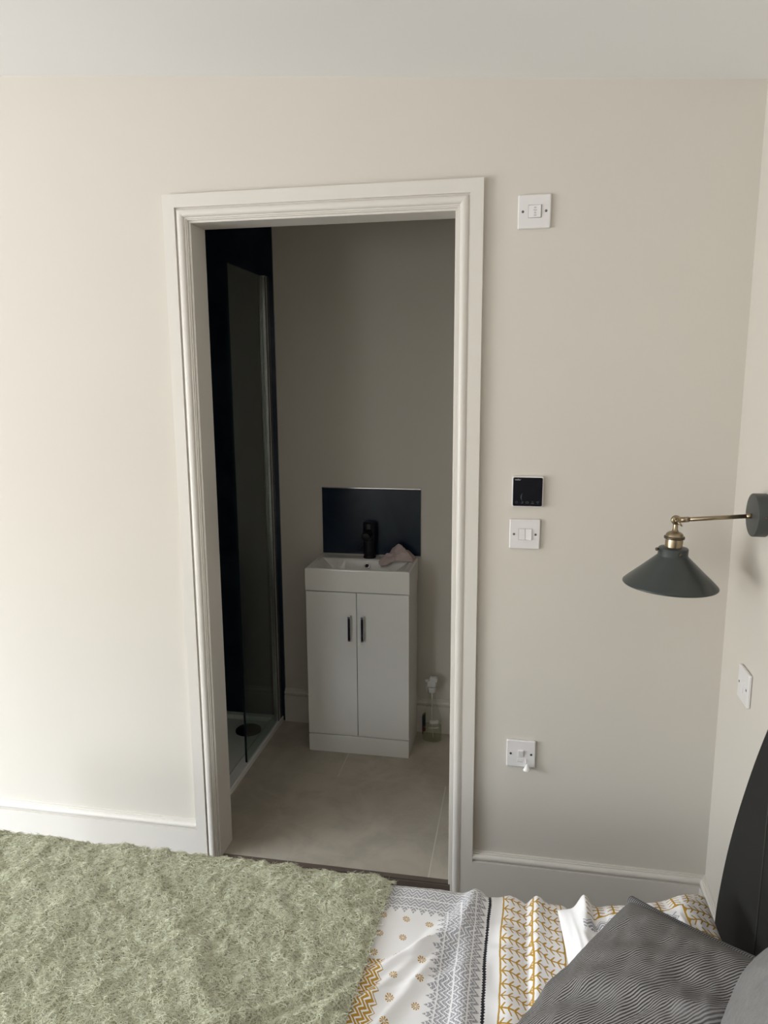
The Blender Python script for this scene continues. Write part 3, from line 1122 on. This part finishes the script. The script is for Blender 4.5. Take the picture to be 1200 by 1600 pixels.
for k in range(17):                                   # crescent on the display
    a = math.radians(120 + 110 * k / 16)
    w_ = 0.0034 * math.sin(math.pi * k / 16)
    P.append([(tx_ - 0.0070 + 0.0125 * math.cos(a), yt, tz_ - 0.0145 + 0.0125 * math.sin(a)), (tx_ - 0.0070 + (0.0125 - w_ - 0.0002) * math.cos(a), yt, tz_ - 0.0145 + (0.0125 - w_ - 0.0002) * math.sin(a))])
m.grid(np.array(P), smooth=False).build('crescent_icon', ICON, e, recalc=False)

# two-gang light switch
lx_, lz_ = 0.1317, 1.1810
e = plate('light_switch', (lx_, 0.0, lz_), 'white two-gang light switch directly below the thermostat', 'switch')
for s_ in (-1, 1): screw(e, (lx_ + s_ * 0.03015, yf, lz_))
for (x0, x1, tilt) in ((lx_ - 0.0165, lx_ + 0.0012, 0.0016), (lx_ + 0.0018, lx_ + 0.0195, 0.0040)):
    v = [(x0, yf - 0.0004, lz_ - 0.0160), (x1, yf - tilt, lz_ - 0.0160), (x1, yf - tilt * 0.75, lz_ + 0.0160), (x0, yf - 0.0004, lz_ + 0.0160)]
    v += [(p[0], yf + 0.002, p[2]) for p in v]
    MB().add(v, [(0, 1, 2, 3), (4, 7, 6, 5), (0, 4, 5, 1), (1, 5, 6, 2), (2, 6, 7, 3), (3, 7, 4, 0)]).build('rocker', WHITEPL, e, bevel=0.0006)
MB().box(lx_ - 0.0172, lx_ + 0.0202, yf - 0.0002, yf + 0.001, lz_ - 0.0167, lz_ + 0.0167).build('rocker_surround', PRINTG, e)

# fused outlet low on the wall
ox_, oz_ = 0.1392, 0.5078
e = plate('fused_outlet', (ox_, 0.0, oz_), 'white fused outlet with small switch low on the wall', 'socket outlet')
for s_ in (-1, 1): screw(e, (ox_ + s_ * 0.03015, yf, oz_), mat=SCREWD)
v = [(ox_ - 0.0085, yf - 0.0015, oz_ - 0.010), (ox_ + 0.0075, yf - 0.0015, oz_ - 0.010), (ox_ + 0.0075, yf - 0.0065, oz_ + 0.0125), (ox_ - 0.0085, yf - 0.0065, oz_ + 0.0125)]
v += [(p[0], yf + 0.002, p[2]) for p in v]
MB().add(v, [(0, 1, 2, 3), (4, 7, 6, 5), (0, 4, 5, 1), (1, 5, 6, 2), (2, 6, 7, 3), (3, 7, 4, 0)]).build('rocker', WHITEPL, e, bevel=0.0012)
MB().rbox(ox_ - 0.0115, ox_ + 0.0045, yf - 0.0012, yf + 0.001, oz_ - 0.0285, oz_ - 0.0155, 0.0015, 'y').build('fuse_holder', WHITEPL, e, bevel=0.0005)
MB().box(ox_ - 0.0100, ox_ + 0.0030, yf - 0.0014, yf - 0.0011, oz_ - 0.0247, oz_ - 0.0238).build('fuse_slot', PRINTG, e)
MB().tube([(ox_ + 0.0150, yf + 0.001, oz_ - 0.0150), (ox_ + 0.0152, yf - 0.006, oz_ - 0.0200), (ox_ + 0.0158, yf - 0.008, oz_ - 0.0275)], 0.0016, n=10).build('cord', WHITEPL, e)
MB().lathe([(0.0022, 0.019), (0.0045, 0.016), (0.0085, 0.006), (0.0112, 0.0015), (0.0108, 0.0), (0.008, -0.0008), (1e-5, -0.001)][::-1], (ox_ + 0.0185, yf - 0.0120, oz_ - 0.0445), n=28).build('cord_cap', CERAMIC, e)

# switch on the headboard wall
e = plate('light_switch', (ROOM_R, -0.2285, 0.858), 'white light switch on the headboard wall below the lamp', 'switch', 'x')
for s_ in (-1, 1): screw(e, (ROOM_R - 0.0095, -0.2285 + s_ * 0.03015, 0.858), 'x')
xf = ROOM_R - 0.0095
v = [(xf - 0.0006, -0.2385, 0.842), (xf - 0.0006, -0.2185, 0.842), (xf - 0.0042, -0.2185, 0.874), (xf - 0.0042, -0.2385, 0.874)]
v = [(xf - 0.0048, -0.2385, 0.842), (xf - 0.0048, -0.2185, 0.842), (xf - 0.0006, -0.2185, 0.874), (xf - 0.0006, -0.2385, 0.874)]
v += [(xf + 0.002, p[1], p[2]) for p in v]
MB().add(v, [(0, 1, 2, 3), (4, 7, 6, 5), (0, 4, 5, 1), (1, 5, 6, 2), (2, 6, 7, 3), (3, 7, 4, 0)]).build('rocker', WHITEPL, e, bevel=0.0006)

# ------------------------------------------------------------------ wall lamp
LYc, LZc = -0.2600, 1.2965
lamp = empty('wall_lamp', (ROOM_R, LYc, LZc), 'slate grey metal wall lamp with brass swing arm and cone shade', 'wall lamp')
m = MB().lathe([(0.0505, 0.0004), (0.0512, 0.0012), (0.0512, 0.0285), (0.0505, 0.0300), (1e-5, 0.0300)], (ROOM_R, LYc, LZc), (-1, 0, 0), n=64)
base = m.build('wall_plate', LAMPBASE, lamp, bevel=0.0006)
MB().lathe([(0.0036, -0.001), (0.0036, 0.0015), (0.0026, 0.0022), (1e-5, 0.0024)], (ROOM_R - 0.012, LYc - 0.0512 * math.cos(0.05), LZc + 0.0512 * math.sin(0.05)), (0, -1, 0.05), n=18).build('grub_screw', DARKBRASS, base)
K = Vector((0.4885, -0.2500, 1.2775))
A0 = Vector((ROOM_R - 0.030, LYc + 0.004, LZc - 0.0030))
ad = (K - A0).normalized()
m = MB().tube([A0 - ad * 0.004, A0 + ad * 0.011], 0.0062, n=20)
m.tube([A0 + ad * 0.008, K - ad * 0.010], 0.0050, n=20)
m.tube([K - ad * 0.029, K - ad * 0.009], [0.0064, 0.0068], n=20)
arm = m.build('arm', BRASS, lamp)
TL = math.radians(2.8)
AXS = Vector((math.sin(-TL) * -1 * -1, 0.0, 1.0)).normalized()
AXS = Vector((0.030, 0.0, 1.0)).normalized()                   # axis of lampholder and shade, pointing up
m = MB()
m.lathe([(0.0105, -0.0055), (0.0118, -0.004), (0.0118, 0.004), (0.0105, 0.0055), (0.007, 0.0062), (1e-5, 0.0062)], K, (0, -1, 0), n=32)
m.lathe([(0.0062, -0.006), (0.0062, -0.003)], K, (0, -1, 0), n=20)
kn = m.build('knuckle', BRASS, lamp)
m = MB().lathe([(0.0050, 0.004), (0.0055, 0.0085), (0.0030, 0.0110), (1e-5, 0.0112)], K, (0, -1, 0), n=20)
m.tube([K + Vector((0.002, -0.009, -0.003)), K + Vector((0.009, -0.011, -0.009)), K + Vector((0.0125, -0.012, -0.013))], [0.0026, 0.0022, 0.0012], n=8)
m.tube([K + Vector((-0.002, -0.009, 0.002)), K + Vector((-0.006, -0.011, 0.006))], [0.0026, 0.0016], n=8)
m.build('wing_screw', BRASS, kn)
def ax(d): return K - AXS * d
m = MB().lathe([(0.0058, -0.009), (0.0058, -0.022), (0.0070, -0.024), (0.0085, -0.0275), (0.0130, -0.0290), (0.0175, -0.0315), (0.0205, -0.0355), (0.0215, -0.0405)][::-1], K, AXS, n=40)
m.lathe([(0.0200, -0.068), (0.0207, -0.052), (0.0200, -0.047), (0.0200, -0.044)], K, AXS, n=40)
m.build('lampholder', BRASS, lamp)
MB().lathe([(0.0205, -0.0465), (0.0238, -0.0455), (0.0243, -0.043), (0.0238, -0.0400), (0.0212, -0.0393)], K, AXS, n=40).build('ring', DARKBRASS, lamp)
# shade: gallery collar and cone, with inner surface
m = MB().lathe([(0.0200, -0.0660), (0.0330, -0.0680), (0.0350, -0.0700), (0.0350, -0.0860), (0.0365, -0.0885), (0.0720, -0.1220), (0.1020, -0.1490), (0.1090, -0.1560), (0.1112, -0.1580), (0.1118, -0.1605), (0.1105, -0.1618), (0.1085, -0.1600), (0.1010, -0.1510), (0.0710, -0.1238), (0.0350, -0.0905), (0.0335, -0.0860), (0.0335, -0.0705), (0.0200, -0.0680)], K, AXS, n=96, caps=False)
sh = m.build('shade', LAMPGREY, lamp, bevel=0.0)
for a in (190, 285, 50):
    a_ = math.radians(a)
    d_ = Vector((math.cos(a_), math.sin(a_), 0.0))
    c_ = ax(0.0775 if a != 190 else 0.0715) + d_ * 0.0345
    MB().lathe([(0.0020, 0.0), (0.0020, 0.003), (0.0038, 0.0035), (0.0042, 0.006), (0.0030, 0.0085), (1e-5, 0.009)], c_, d_, n=18).build('thumb_screw', DARKBRASS, sh)
# bulb inside the shade
m = MB().lathe([(0.0125, -0.068), (0.0130, -0.080), (0.0190, -0.094), (0.0235, -0.108), (0.0210, -0.124), (0.0120, -0.133), (1e-5, -0.1345)], K, AXS, n=32)
m.build('bulb', CERAMIC, lamp)

# ------------------------------------------------------------------ bed
HX = 0.560                                           # front of the headboard
BED_Y1, BED_Y0, BED_X0 = -0.700, -2.180, -1.42
bed = empty('bed', (-0.43, -1.44, 0.0), 'double bed with arched charcoal upholstered headboard', 'bed')
MB().rbox(BED_X0, HX - 0.004, BED_Y0 + 0.01, BED_Y1 - 0.01, 0.05, 0.28, 0.03, 'z').build('bed_base', BEDBASE, bed, bevel=0.01)
for (x, y) in ((BED_X0 + 0.08, BED_Y0 + 0.1), (BED_X0 + 0.08, BED_Y1 - 0.1), (HX - 0.12, BED_Y0 + 0.1), (HX - 0.12, BED_Y1 - 0.1)):
    MB().lathe([(0.022, 0.0), (0.026, 0.055)], (x, y, 0.0), n=20).build('leg', BLACK, bed)
# headboard: arched outline extruded, padded front
hb = [(-0.545, 0.05), (-0.545, 0.42), (-0.552, 0.490), (-0.586, 0.621), (-0.628, 0.736), (-0.684, 0.859), (-0.737, 0.959), (-0.788, 1.044), (-0.86, 1.135), (-0.96, 1.225), (-1.08, 1.295), (-1.24, 1.345), (-1.44, 1.360)]
def smooth_curve(p, it=3):
    for _ in range(it):
        q = [p[0]]
        for a, b in zip(p[:-1], p[1:]):
            q += [(a[0] * .75 + b[0] * .25, a[1] * .75 + b[1] * .25), (a[0] * .25 + b[0] * .75, a[1] * .25 + b[1] * .75)]
        q.append(p[-1])
        p = q
    return p
half = smooth_curve(hb, 2)
outline = half + [(-2.88 - y, z) for (y, z) in half[-2::-1]]
def inset(pts, d):
    c = (-1.44, 0.7)
    return [(c[0] + (y - c[0]) * (1 - d / 0.9), c[1] + (z - c[1]) * (1 - d / 0.65)) for (y, z) in pts]
m = MB()
N = len(outline)
layers = [(outline, HX + 0.085), (outline, HX + 0.012), (inset(outline, 0.004), HX + 0.004), (inset(outline, 0.014), HX)]
v = []
for (ol, x) in layers:
    v += [(x, y, z) for (y, z) in ol]
f = []
for l in range(len(layers) - 1):
    for k in range(N):
        k2 = (k + 1) % N
        f.append((l * N + k, l * N + k2, (l + 1) * N + k2, (l + 1) * N + k))
m.add(v, f, True)
m.add(v[-N:], [tuple(range(N))])
m.add(v[:N], [tuple(range(N - 1, -1, -1))])
hbo = m.build('headboard', HEADB, bed)
# stitched vertical seams
for y in (-0.815, -2.065):
    MB().tube([(HX - 0.0005, y + 0.004 * math.sin(3 * z), z) for z in np.linspace(0.28, 1.055, 24)], 0.0016, n=8).build('seam', SCREWD, hbo)

matt = MB().rbox(BED_X0 + 0.005, HX - 0.006, BED_Y0, BED_Y1, 0.2805, 0.495, 0.05, 'z').build('mattress', SHEET, bed, bevel=0.02, seg=3)


def drape(u, v, off, wr):
    """cloth over the far bed edge. u: metres along the bed, v: flat coordinate across (-y); the part beyond the edge hangs"""
    YC, R0, ZT = -0.722, 0.050, 0.548
    r = R0 + off
    if v < YC:
        y, z, ny, nz = v, ZT + off, 0.0, 1.0
    else:
        s = v - YC
        a = s / r
        if a < math.pi / 2:
            ny, nz = math.sin(a), math.cos(a)
            y, z = YC + r * ny, ZT - R0 + r * nz
        else:
            ny, nz = 1.0, 0.0
            y, z = YC + r + 0.004 * math.sin(14 * u) * (a - math.pi / 2), ZT - R0 - (s - r * math.pi / 2)
    return y, z, ny, nz


# duvet
def wrinkle(u, v):
    w = 0.0050 * fbm(u * 5.5, v * 5.5, 3.0)
    # pulled diagonal creases beside the blanket
    for (a, b, c, amp, wd) in ((0.80, 0.60, 0.550, 0.0085, 0.011), (0.86, 0.50, 0.470, 0.0090, 0.013), (0.60, 0.80, 0.725, 0.0080, 0.010), (0.90, 0.42, 0.430, 0.0080, 0.012), (0.55, 0.83, 0.815, 0.0085, 0.012)):
        s = a * (u + 0.08) - b * v - c + 0.015 * fbm(u * 4, v * 4, c * 9)
        w += amp * math.exp(-(s / wd) ** 2) * (1 if u < 0.02 else math.exp(-((u - 0.02) / 0.05) ** 2))
    # soft ridge along the grey ribbon and the two pleats of the branch print
    w += 0.010 * math.exp(-((u - 0.045 - 0.008 * math.sin(9 * v)) / 0.020) ** 2)
    w += 0.007 * math.exp(-((u - 0.118 - 0.006 * math.sin(11 * v + 1)) / 0.020) ** 2)
    w += 0.014 * math.exp(-((u - 0.172 - 0.010 * (v + 0.87)) / 0.014) ** 2)
    w -= 0.004 * math.exp(-((u - 0.070) / 0.008) ** 2)
    w -= 0.006 * math.exp(-((u - 0.150) / 0.008) ** 2)
    w += 0.0022 * math.sin(70 * v + 6 * fbm(u * 6, v * 6)) * math.exp(-((u - 0.13) / 0.05) ** 2)
    return w

us = np.concatenate([np.linspace(BED_X0 - 0.02, -0.20, 60), np.linspace(-0.195, 0.222, 150)])
vs = np.concatenate([np.linspace(-2.20, -1.30, 45), np.linspace(-1.295, -0.66, 190), np.linspace(-0.655, -0.46, 24)])
HEADX = 0.222
P = np.zeros((len(us) + 14, len(vs), 3))
UV = np.zeros((len(us) + 14, len(vs), 2))
for i in range(len(us) + 14):
    for j, v_ in enumerate(vs):
        if i < len(us):
            u = us[i]
            dx_, dn = 0.0, 0.0
        else:                                     # rolled head end, then turned under
            k = (i - len(us) + 1) / 14.0
            a = k * math.pi
            u = HEADX
            dx_, dn = 0.018 * math.sin(a), -0.018 * (1 - math.cos(a))
        y, z, ny, nz = drape(u, v_, 0.0, 0)
        w = wrinkle(u, v_)
        hw = 0.012 * fbm(v_ * 6.0, 1.0) if i >= len(us) - 10 else 0.0
        zz_ = z + nz * (w + dn)
        if v_ < -0.70: zz_ = max(zz_, 0.500)
        P[i, j] = (u + dx_ + hw * 0.5, y + ny * (w + dn * (0.8 if v_ < -0.74 else 0.15)), zz_)
        UV[i, j] = (u + (0.018 * math.pi * (i - len(us) + 1) / 14.0 if i >= len(us) else 0.0), v_)
du = MB().grid(P, UV).build('duvet', DUVET, recalc=False, origin=(-0.6, -1.44, 0.5))
tag(du, 'white duvet printed with grey zigzags and mustard branches on the bed', 'duvet')
DUV_TOP = 0.548


# throw blanket
BLX1 = -0.1390
def bl_edge(v_): return BLX1 + 0.006 * math.sin(7 * v_) + 0.004 * fbm(v_ * 9, 4.0) + 0.012 * (v_ + 0.9) * 0.4


def bl_point(u, v_):
    y, z, ny, nz = drape(u, v_, 0.0, 0)
    own = 0.0105 + 0.0060 * fbm(u * 7, v_ * 7, 11.0) + 0.0045 * fbm(u * 26, v_ * 26, 5.0, 3) + 0.0030 * fbm(u * 70, v_ * 70, 2.0, 2)
    own += 0.005 * math.exp(-((0.72 * (u + 0.50) + 0.69 * (v_ + 0.95) + 0.02 * fbm(u * 6, v_ * 6)) / 0.030) ** 2)
    e = (bl_edge(v_) - u)
    own -= 0.006 * math.exp(-(e / 0.012) ** 2)
    w = wrinkle(u, v_) + max(own, 0.0062)
    return (u, y + ny * w, z + nz * w), (0, ny, nz)


nu, nv = 240, 230
tt = np.linspace(0, 1, nu)
vv = np.concatenate([np.linspace(-2.195, -1.30, 60), np.linspace(-1.294, -0.50, 170)])
P = np.zeros((nu, len(vv), 3))
for j, v_ in enumerate(vv):
    x1 = bl_edge(v_)
    for i in range(nu):
        u = BED_X0 + 0.02 + (x1 - BED_X0 - 0.02) * (1 - (1 - tt[i]) ** 1.15)
        P[i, j], _ = bl_point(u, v_)
blk = MB().grid(P).build('throw_blanket', BLANKET, recalc=False, origin=(-0.75, -1.3, 0.5))
sd = blk.modifiers.new('thick', 'SOLIDIFY')
sd.thickness, sd.offset = 0.002, -1.0
tag(blk, 'fuzzy sage green wool throw spread over the bed', 'blanket')


def make_pile():
    n1, n2 = 260000, 50000
    u = np.concatenate([rng.uniform(-1.28, -0.128, n1), rng.uniform(BED_X0 + 0.02, -0.13, n2)])
    v = np.concatenate([rng.uniform(-1.27, -0.55, n1), rng.uniform(-2.19, -1.27, n2)])
    # interpolate surface points from the blanket grid
    N = len(u)
    x1 = np.interp(v, vv, [bl_edge(q) for q in vv])
    keep = u < x1 + 0.0015
    u, v, x1 = u[keep], v[keep], x1[keep]
    N = len(u)
    t = 1 - np.clip(1 - (u - BED_X0 - 0.02) / (x1 - BED_X0 - 0.02), 0, 1) ** (1 / 1.15)
    fi = np.clip(t * (nu - 1), 0, nu - 1.001)
    fj = np.clip(np.interp(v, vv, np.arange(len(vv))), 0, len(vv) - 1.001)
    i0, j0 = fi.astype(int), fj.astype(int)
    a, b = (fi - i0)[:, None], (fj - j0)[:, None]
    def at(G): return (G[i0, j0] * (1 - a) + G[i0 + 1, j0] * a) * (1 - b) + (G[i0, j0 + 1] * (1 - a) + G[i0 + 1, j0 + 1] * a) * b
    base = at(P)
    Nn = np.zeros_like(P)
    gu = np.gradient(P, axis=0)
    gv = np.gradient(P, axis=1)
    Nn = np.cross(gu, gv)
    Nn /= np.linalg.norm(Nn, axis=2, keepdims=True) + 1e-12
    nrm = at(Nn)
    nrm[nrm[:, 2] < -0.3] *= -1
    nrm /= np.linalg.norm(nrm, axis=1, keepdims=True) + 1e-12
    # fibres gather in tufts that share a lie direction
    ang = rng.uniform(0, 2 * np.pi, N)
    tcurl = rng.normal(0, 0.9, N)
    tlen = np.clip(rng.gamma(5.0, 0.0019, N), 0.004, 0.020)
    tlift = rng.uniform(0.15, 0.60, N)
    G = 3                                             # neighbours bundled per tuft
    head = (np.arange(N) // G) * G
    tuft = rng.random(N // G + 1)[np.arange(N) // G] < 0.72
    jit = rng.normal(0, 0.0006, (N, 2))
    def grp(x, s_): return np.where(tuft, x[head] + rng.normal(0, s_, N), x)
    base = np.where(tuft[:, None], base[head], base)
    nrm = np.where(tuft[:, None], nrm[head], nrm)
    ang, tcurl = grp(ang, 0.16), grp(tcurl, 0.15)
    tlen, tlift = np.clip(grp(tlen, 0.0015), 0.005, 0.036), np.clip(grp(tlift, 0.08), 0.15, 1.3)
    tu = np.stack([np.ones(N), np.zeros(N), np.zeros(N)], 1)
    tv = np.cross(nrm, tu)
    tv /= np.linalg.norm(tv, axis=1, keepdims=True) + 1e-12
    tu = np.cross(tv, nrm)
    base = base + np.where(tuft[:, None], tu * jit[:, :1] + tv * jit[:, 1:], 0.0)
    d = tu * np.cos(ang)[:, None] + tv * np.sin(ang)[:, None]
    s = np.cross(nrm, d)
    L, lift, curl = tlen, tlift, tcurl
    K_ = 6
    pts = np.zeros((N, K_, 3))
    for k in range(K_):
        q = k / (K_ - 1)
        h = lift * (q - 0.60 * q * q) * L
        along = L * (q - 0.18 * q * q)
        side = L * curl * 0.32 * q * q + L * 0.07 * np.sin(q * 7 + ang * 3)
        pts[:, k] = base + nrm * h[:, None] + d * along[:, None] + s * side[:, None]
    cv = bpy.data.hair_curves.new('pile')
    cv.add_curves([K_] * N)
    org = np.array(WORLD['throw_blanket'])
    cv.attributes['position'].data.foreach_set('vector', (pts - org).astype(np.float32).ravel())
    rad = np.repeat(rng.uniform(0.00022, 0.00042, N)[:, None], K_, 1) * np.linspace(1, 0.45, K_)[None, :]
    ra = cv.attributes.get('radius') or cv.attributes.new('radius', 'FLOAT', 'POINT')
    ra.data.foreach_set('value', rad.astype(np.float32).ravel())
    cv.materials.append(PILE)
    o = bpy.data.objects.new('pile', cv)
    COL.objects.link(o)
    o.parent = blk
    o['kind'] = 'stuff'
    return o


make_pile()


# cushions and pillow
def cushion(name, corners, th_top, th_bot, mat, label, cat, size, pinch=0.035, n=70, seed=0.0, wr=0.004, power=0.5, parent=None, round_=0.0, wfun=None, zfun=None, rest=(), zmin=-9.0, gap=0.0045):
    """corners: P00, P10, P11, P01 of the seam quad (u then v)"""
    c00, c10, c11, c01 = [np.array(c, float) for c in corners]
    nrm = np.cross(c10 - c00, c01 - c00)
    nrm /= np.linalg.norm(nrm)
    if nrm[2] < 0 and abs(nrm[2]) > 0.2: nrm = -nrm
    if abs(nrm[2]) <= 0.2 and nrm[0] > 0: nrm = -nrm
    m = MB()
    grids = []
    for (sgn, th) in ((1, th_top), (-1, th_bot)):
        G = np.zeros((n, n, 3))
        UV = np.zeros((n, n, 2))
        for i in range(n):
            for j in range(n):
                u, v_ = i / (n - 1), j / (n - 1)
                u = 0.5 - 0.5 * math.cos(math.pi * u) if True else u
                v_ = 0.5 - 0.5 * math.cos(math.pi * v_)
                a, b = 2 * u - 1, 2 * v_ - 1
                if round_ > 0:                            # pull corners in
                    k = 1 - round_ * (a * a * b * b) ** 1.5
                    a, b = a * k, b * k
                a2 = a * (1 - pinch * (1 - b * b))
                b2 = b * (1 - pinch * (1 - a * a))
                uu, w_ = (a2 + 1) / 2, (b2 + 1) / 2
                p = c00 * (1 - uu) * (1 - w_) + c10 * uu * (1 - w_) + c11 * uu * w_ + c01 * (1 - uu) * w_
                uo, vo = u, v_
                e = (max(0, 1 - (2 * uo - 1) ** 2) * max(0, 1 - (2 * vo - 1) ** 2))
                h = th * e ** power
                w = wr * fbm(uo * 4, vo * 4, seed + 3 * sgn) * min(1, e * 3) + wr * 0.6 * fbm(uo * 10, vo * 10, seed + 8) * min(1, e * 4)
                if wfun and sgn > 0: w += wfun(uo, vo) * min(1, e * 4)
                G[i, j] = p + nrm * sgn * (h + w)
                UV[i, j] = (uo * size[0], vo * size[1])
        if zfun:
            for i in range(n):
                for j in range(n):
                    G[i, j, 2] += zfun(UV[i, j, 0] / size[0], UV[i, j, 1] / size[1])
        rest_on(G, rest, gap if sgn < 0 else gap + 0.002, zmin if sgn < 0 else zmin + 0.002, HX - 0.006)
        if sgn < 0:
            for sl in (np.s_[0, :], np.s_[-1, :], np.s_[:, 0], np.s_[:, -1]):
                G[sl] = grids[0][sl]
        m.grid(G, UV, flip=(sgn < 0))
        grids.append(G)
    o = m.build(name, mat, None, recalc=True, weld=True, origin=tuple(np.mean([c00, c10, c11, c01], axis=0)))
    tag(o, label, cat)
    return o, grids[0], grids[1]


PW = 0.30
PILLOW = pillow_mat(PW)
def pl_w(u, v):
    w = 0.016 * math.exp(-((u - 0.13) / 0.045) ** 2) * math.exp(-((v - 0.0) / 0.25) ** 2)
    w += 0.007 * math.exp(-((u - 0.07 - 0.05 * v) / 0.016) ** 2) - 0.006 * math.exp(-((u - 0.21 - 0.02 * v) / 0.014) ** 2)
    w += 0.005 * math.sin(24 * u + 3 * fbm(u * 3, v * 5)) * math.exp(-(v / 0.2) ** 2)
    return w
def pl_z(u, v):
    return 0.030 * math.exp(-((u - 0.17) / 0.045) ** 2) * math.exp(-(v / 0.10) ** 2) + 0.012 * math.exp(-((u - 0.86) / 0.14) ** 2) * math.exp(-(v / 0.15) ** 2)
T_DUV = tree_of(du)
pil, _, _ = cushion('pillow', [(0.212, -0.745, 0.566), (0.500, -0.690, 0.590), (0.535, -1.330, 0.600), (0.250, -1.420, 0.590)], 0.060, 0.055, PILLOW,
        'white pillow with mustard leaf border leaning by the headboard', 'pillow', (PW, 0.66), pinch=0.05, seed=2.0, wr=0.008, power=0.42, n=110, wfun=pl_w, zfun=pl_z, rest=(T_DUV,), zmin=0.500)

C0 = np.array([0.325, -0.899, 0.720])
ea = np.array([-0.180, -0.213, -0.070]); ea /= np.linalg.norm(ea)
eb = np.array([0.114, -0.191, 0.080]); eb /= np.linalg.norm(eb)
SA, SB = 0.43, 0.34
def cd_w(u, v):
    return 0.0028 * math.sin(17 * (u * 0.9 + v * 0.5) + 2.5 * fbm(u * 3, v * 3, 2.0)) * (0.4 + v) + 0.006 * math.exp(-((u - 0.55 + 0.3 * v) / 0.06) ** 2)
cc, gt_, gb_ = cushion('cushion', [C0, C0 + ea * SA, C0 + ea * SA + eb * SB, C0 + eb * SB], 0.052, 0.050, CORD,
        'dark grey ribbed corduroy cushion tilted on the pillow with its corner up', 'cushion', (SA, SB), pinch=0.02, seed=5.0, wr=0.006, power=0.42, n=110, wfun=cd_w, rest=(tree_of(pil), T_DUV), zmin=0.500)
edge = [Vector(gt_[0, j]) for j in range(0, 110, 3)] + [Vector(gt_[0, 109])]
pe = MB().tube(edge, 0.0090, n=14, uvlen=True).build('edge_welt', CORDEDGE, cc, recalc=False)

Q0 = np.array([0.4257, -1.1745, 0.854])
q1 = np.array([0.27, -0.52, 0.81]); q1 /= np.linalg.norm(q1)
q2 = np.array([-0.39, -0.85, -0.35]); q2 -= q1 * (q1 @ q2); q2 /= np.linalg.norm(q2)
cushion('cushion', [Q0, Q0 + q1 * 0.34, Q0 + q1 * 0.34 + q2 * 0.40, Q0 + q2 * 0.40], 0.045, 0.040, LINEN,
        'plain light grey cushion propped against the headboard at the picture edge', 'cushion', (0.34, 0.40), pinch=0.02, seed=9.0, wr=0.003, power=0.45, n=90, round_=0.06, gap=0.008, rest=(tree_of(cc), tree_of(pil)), zmin=0.51)
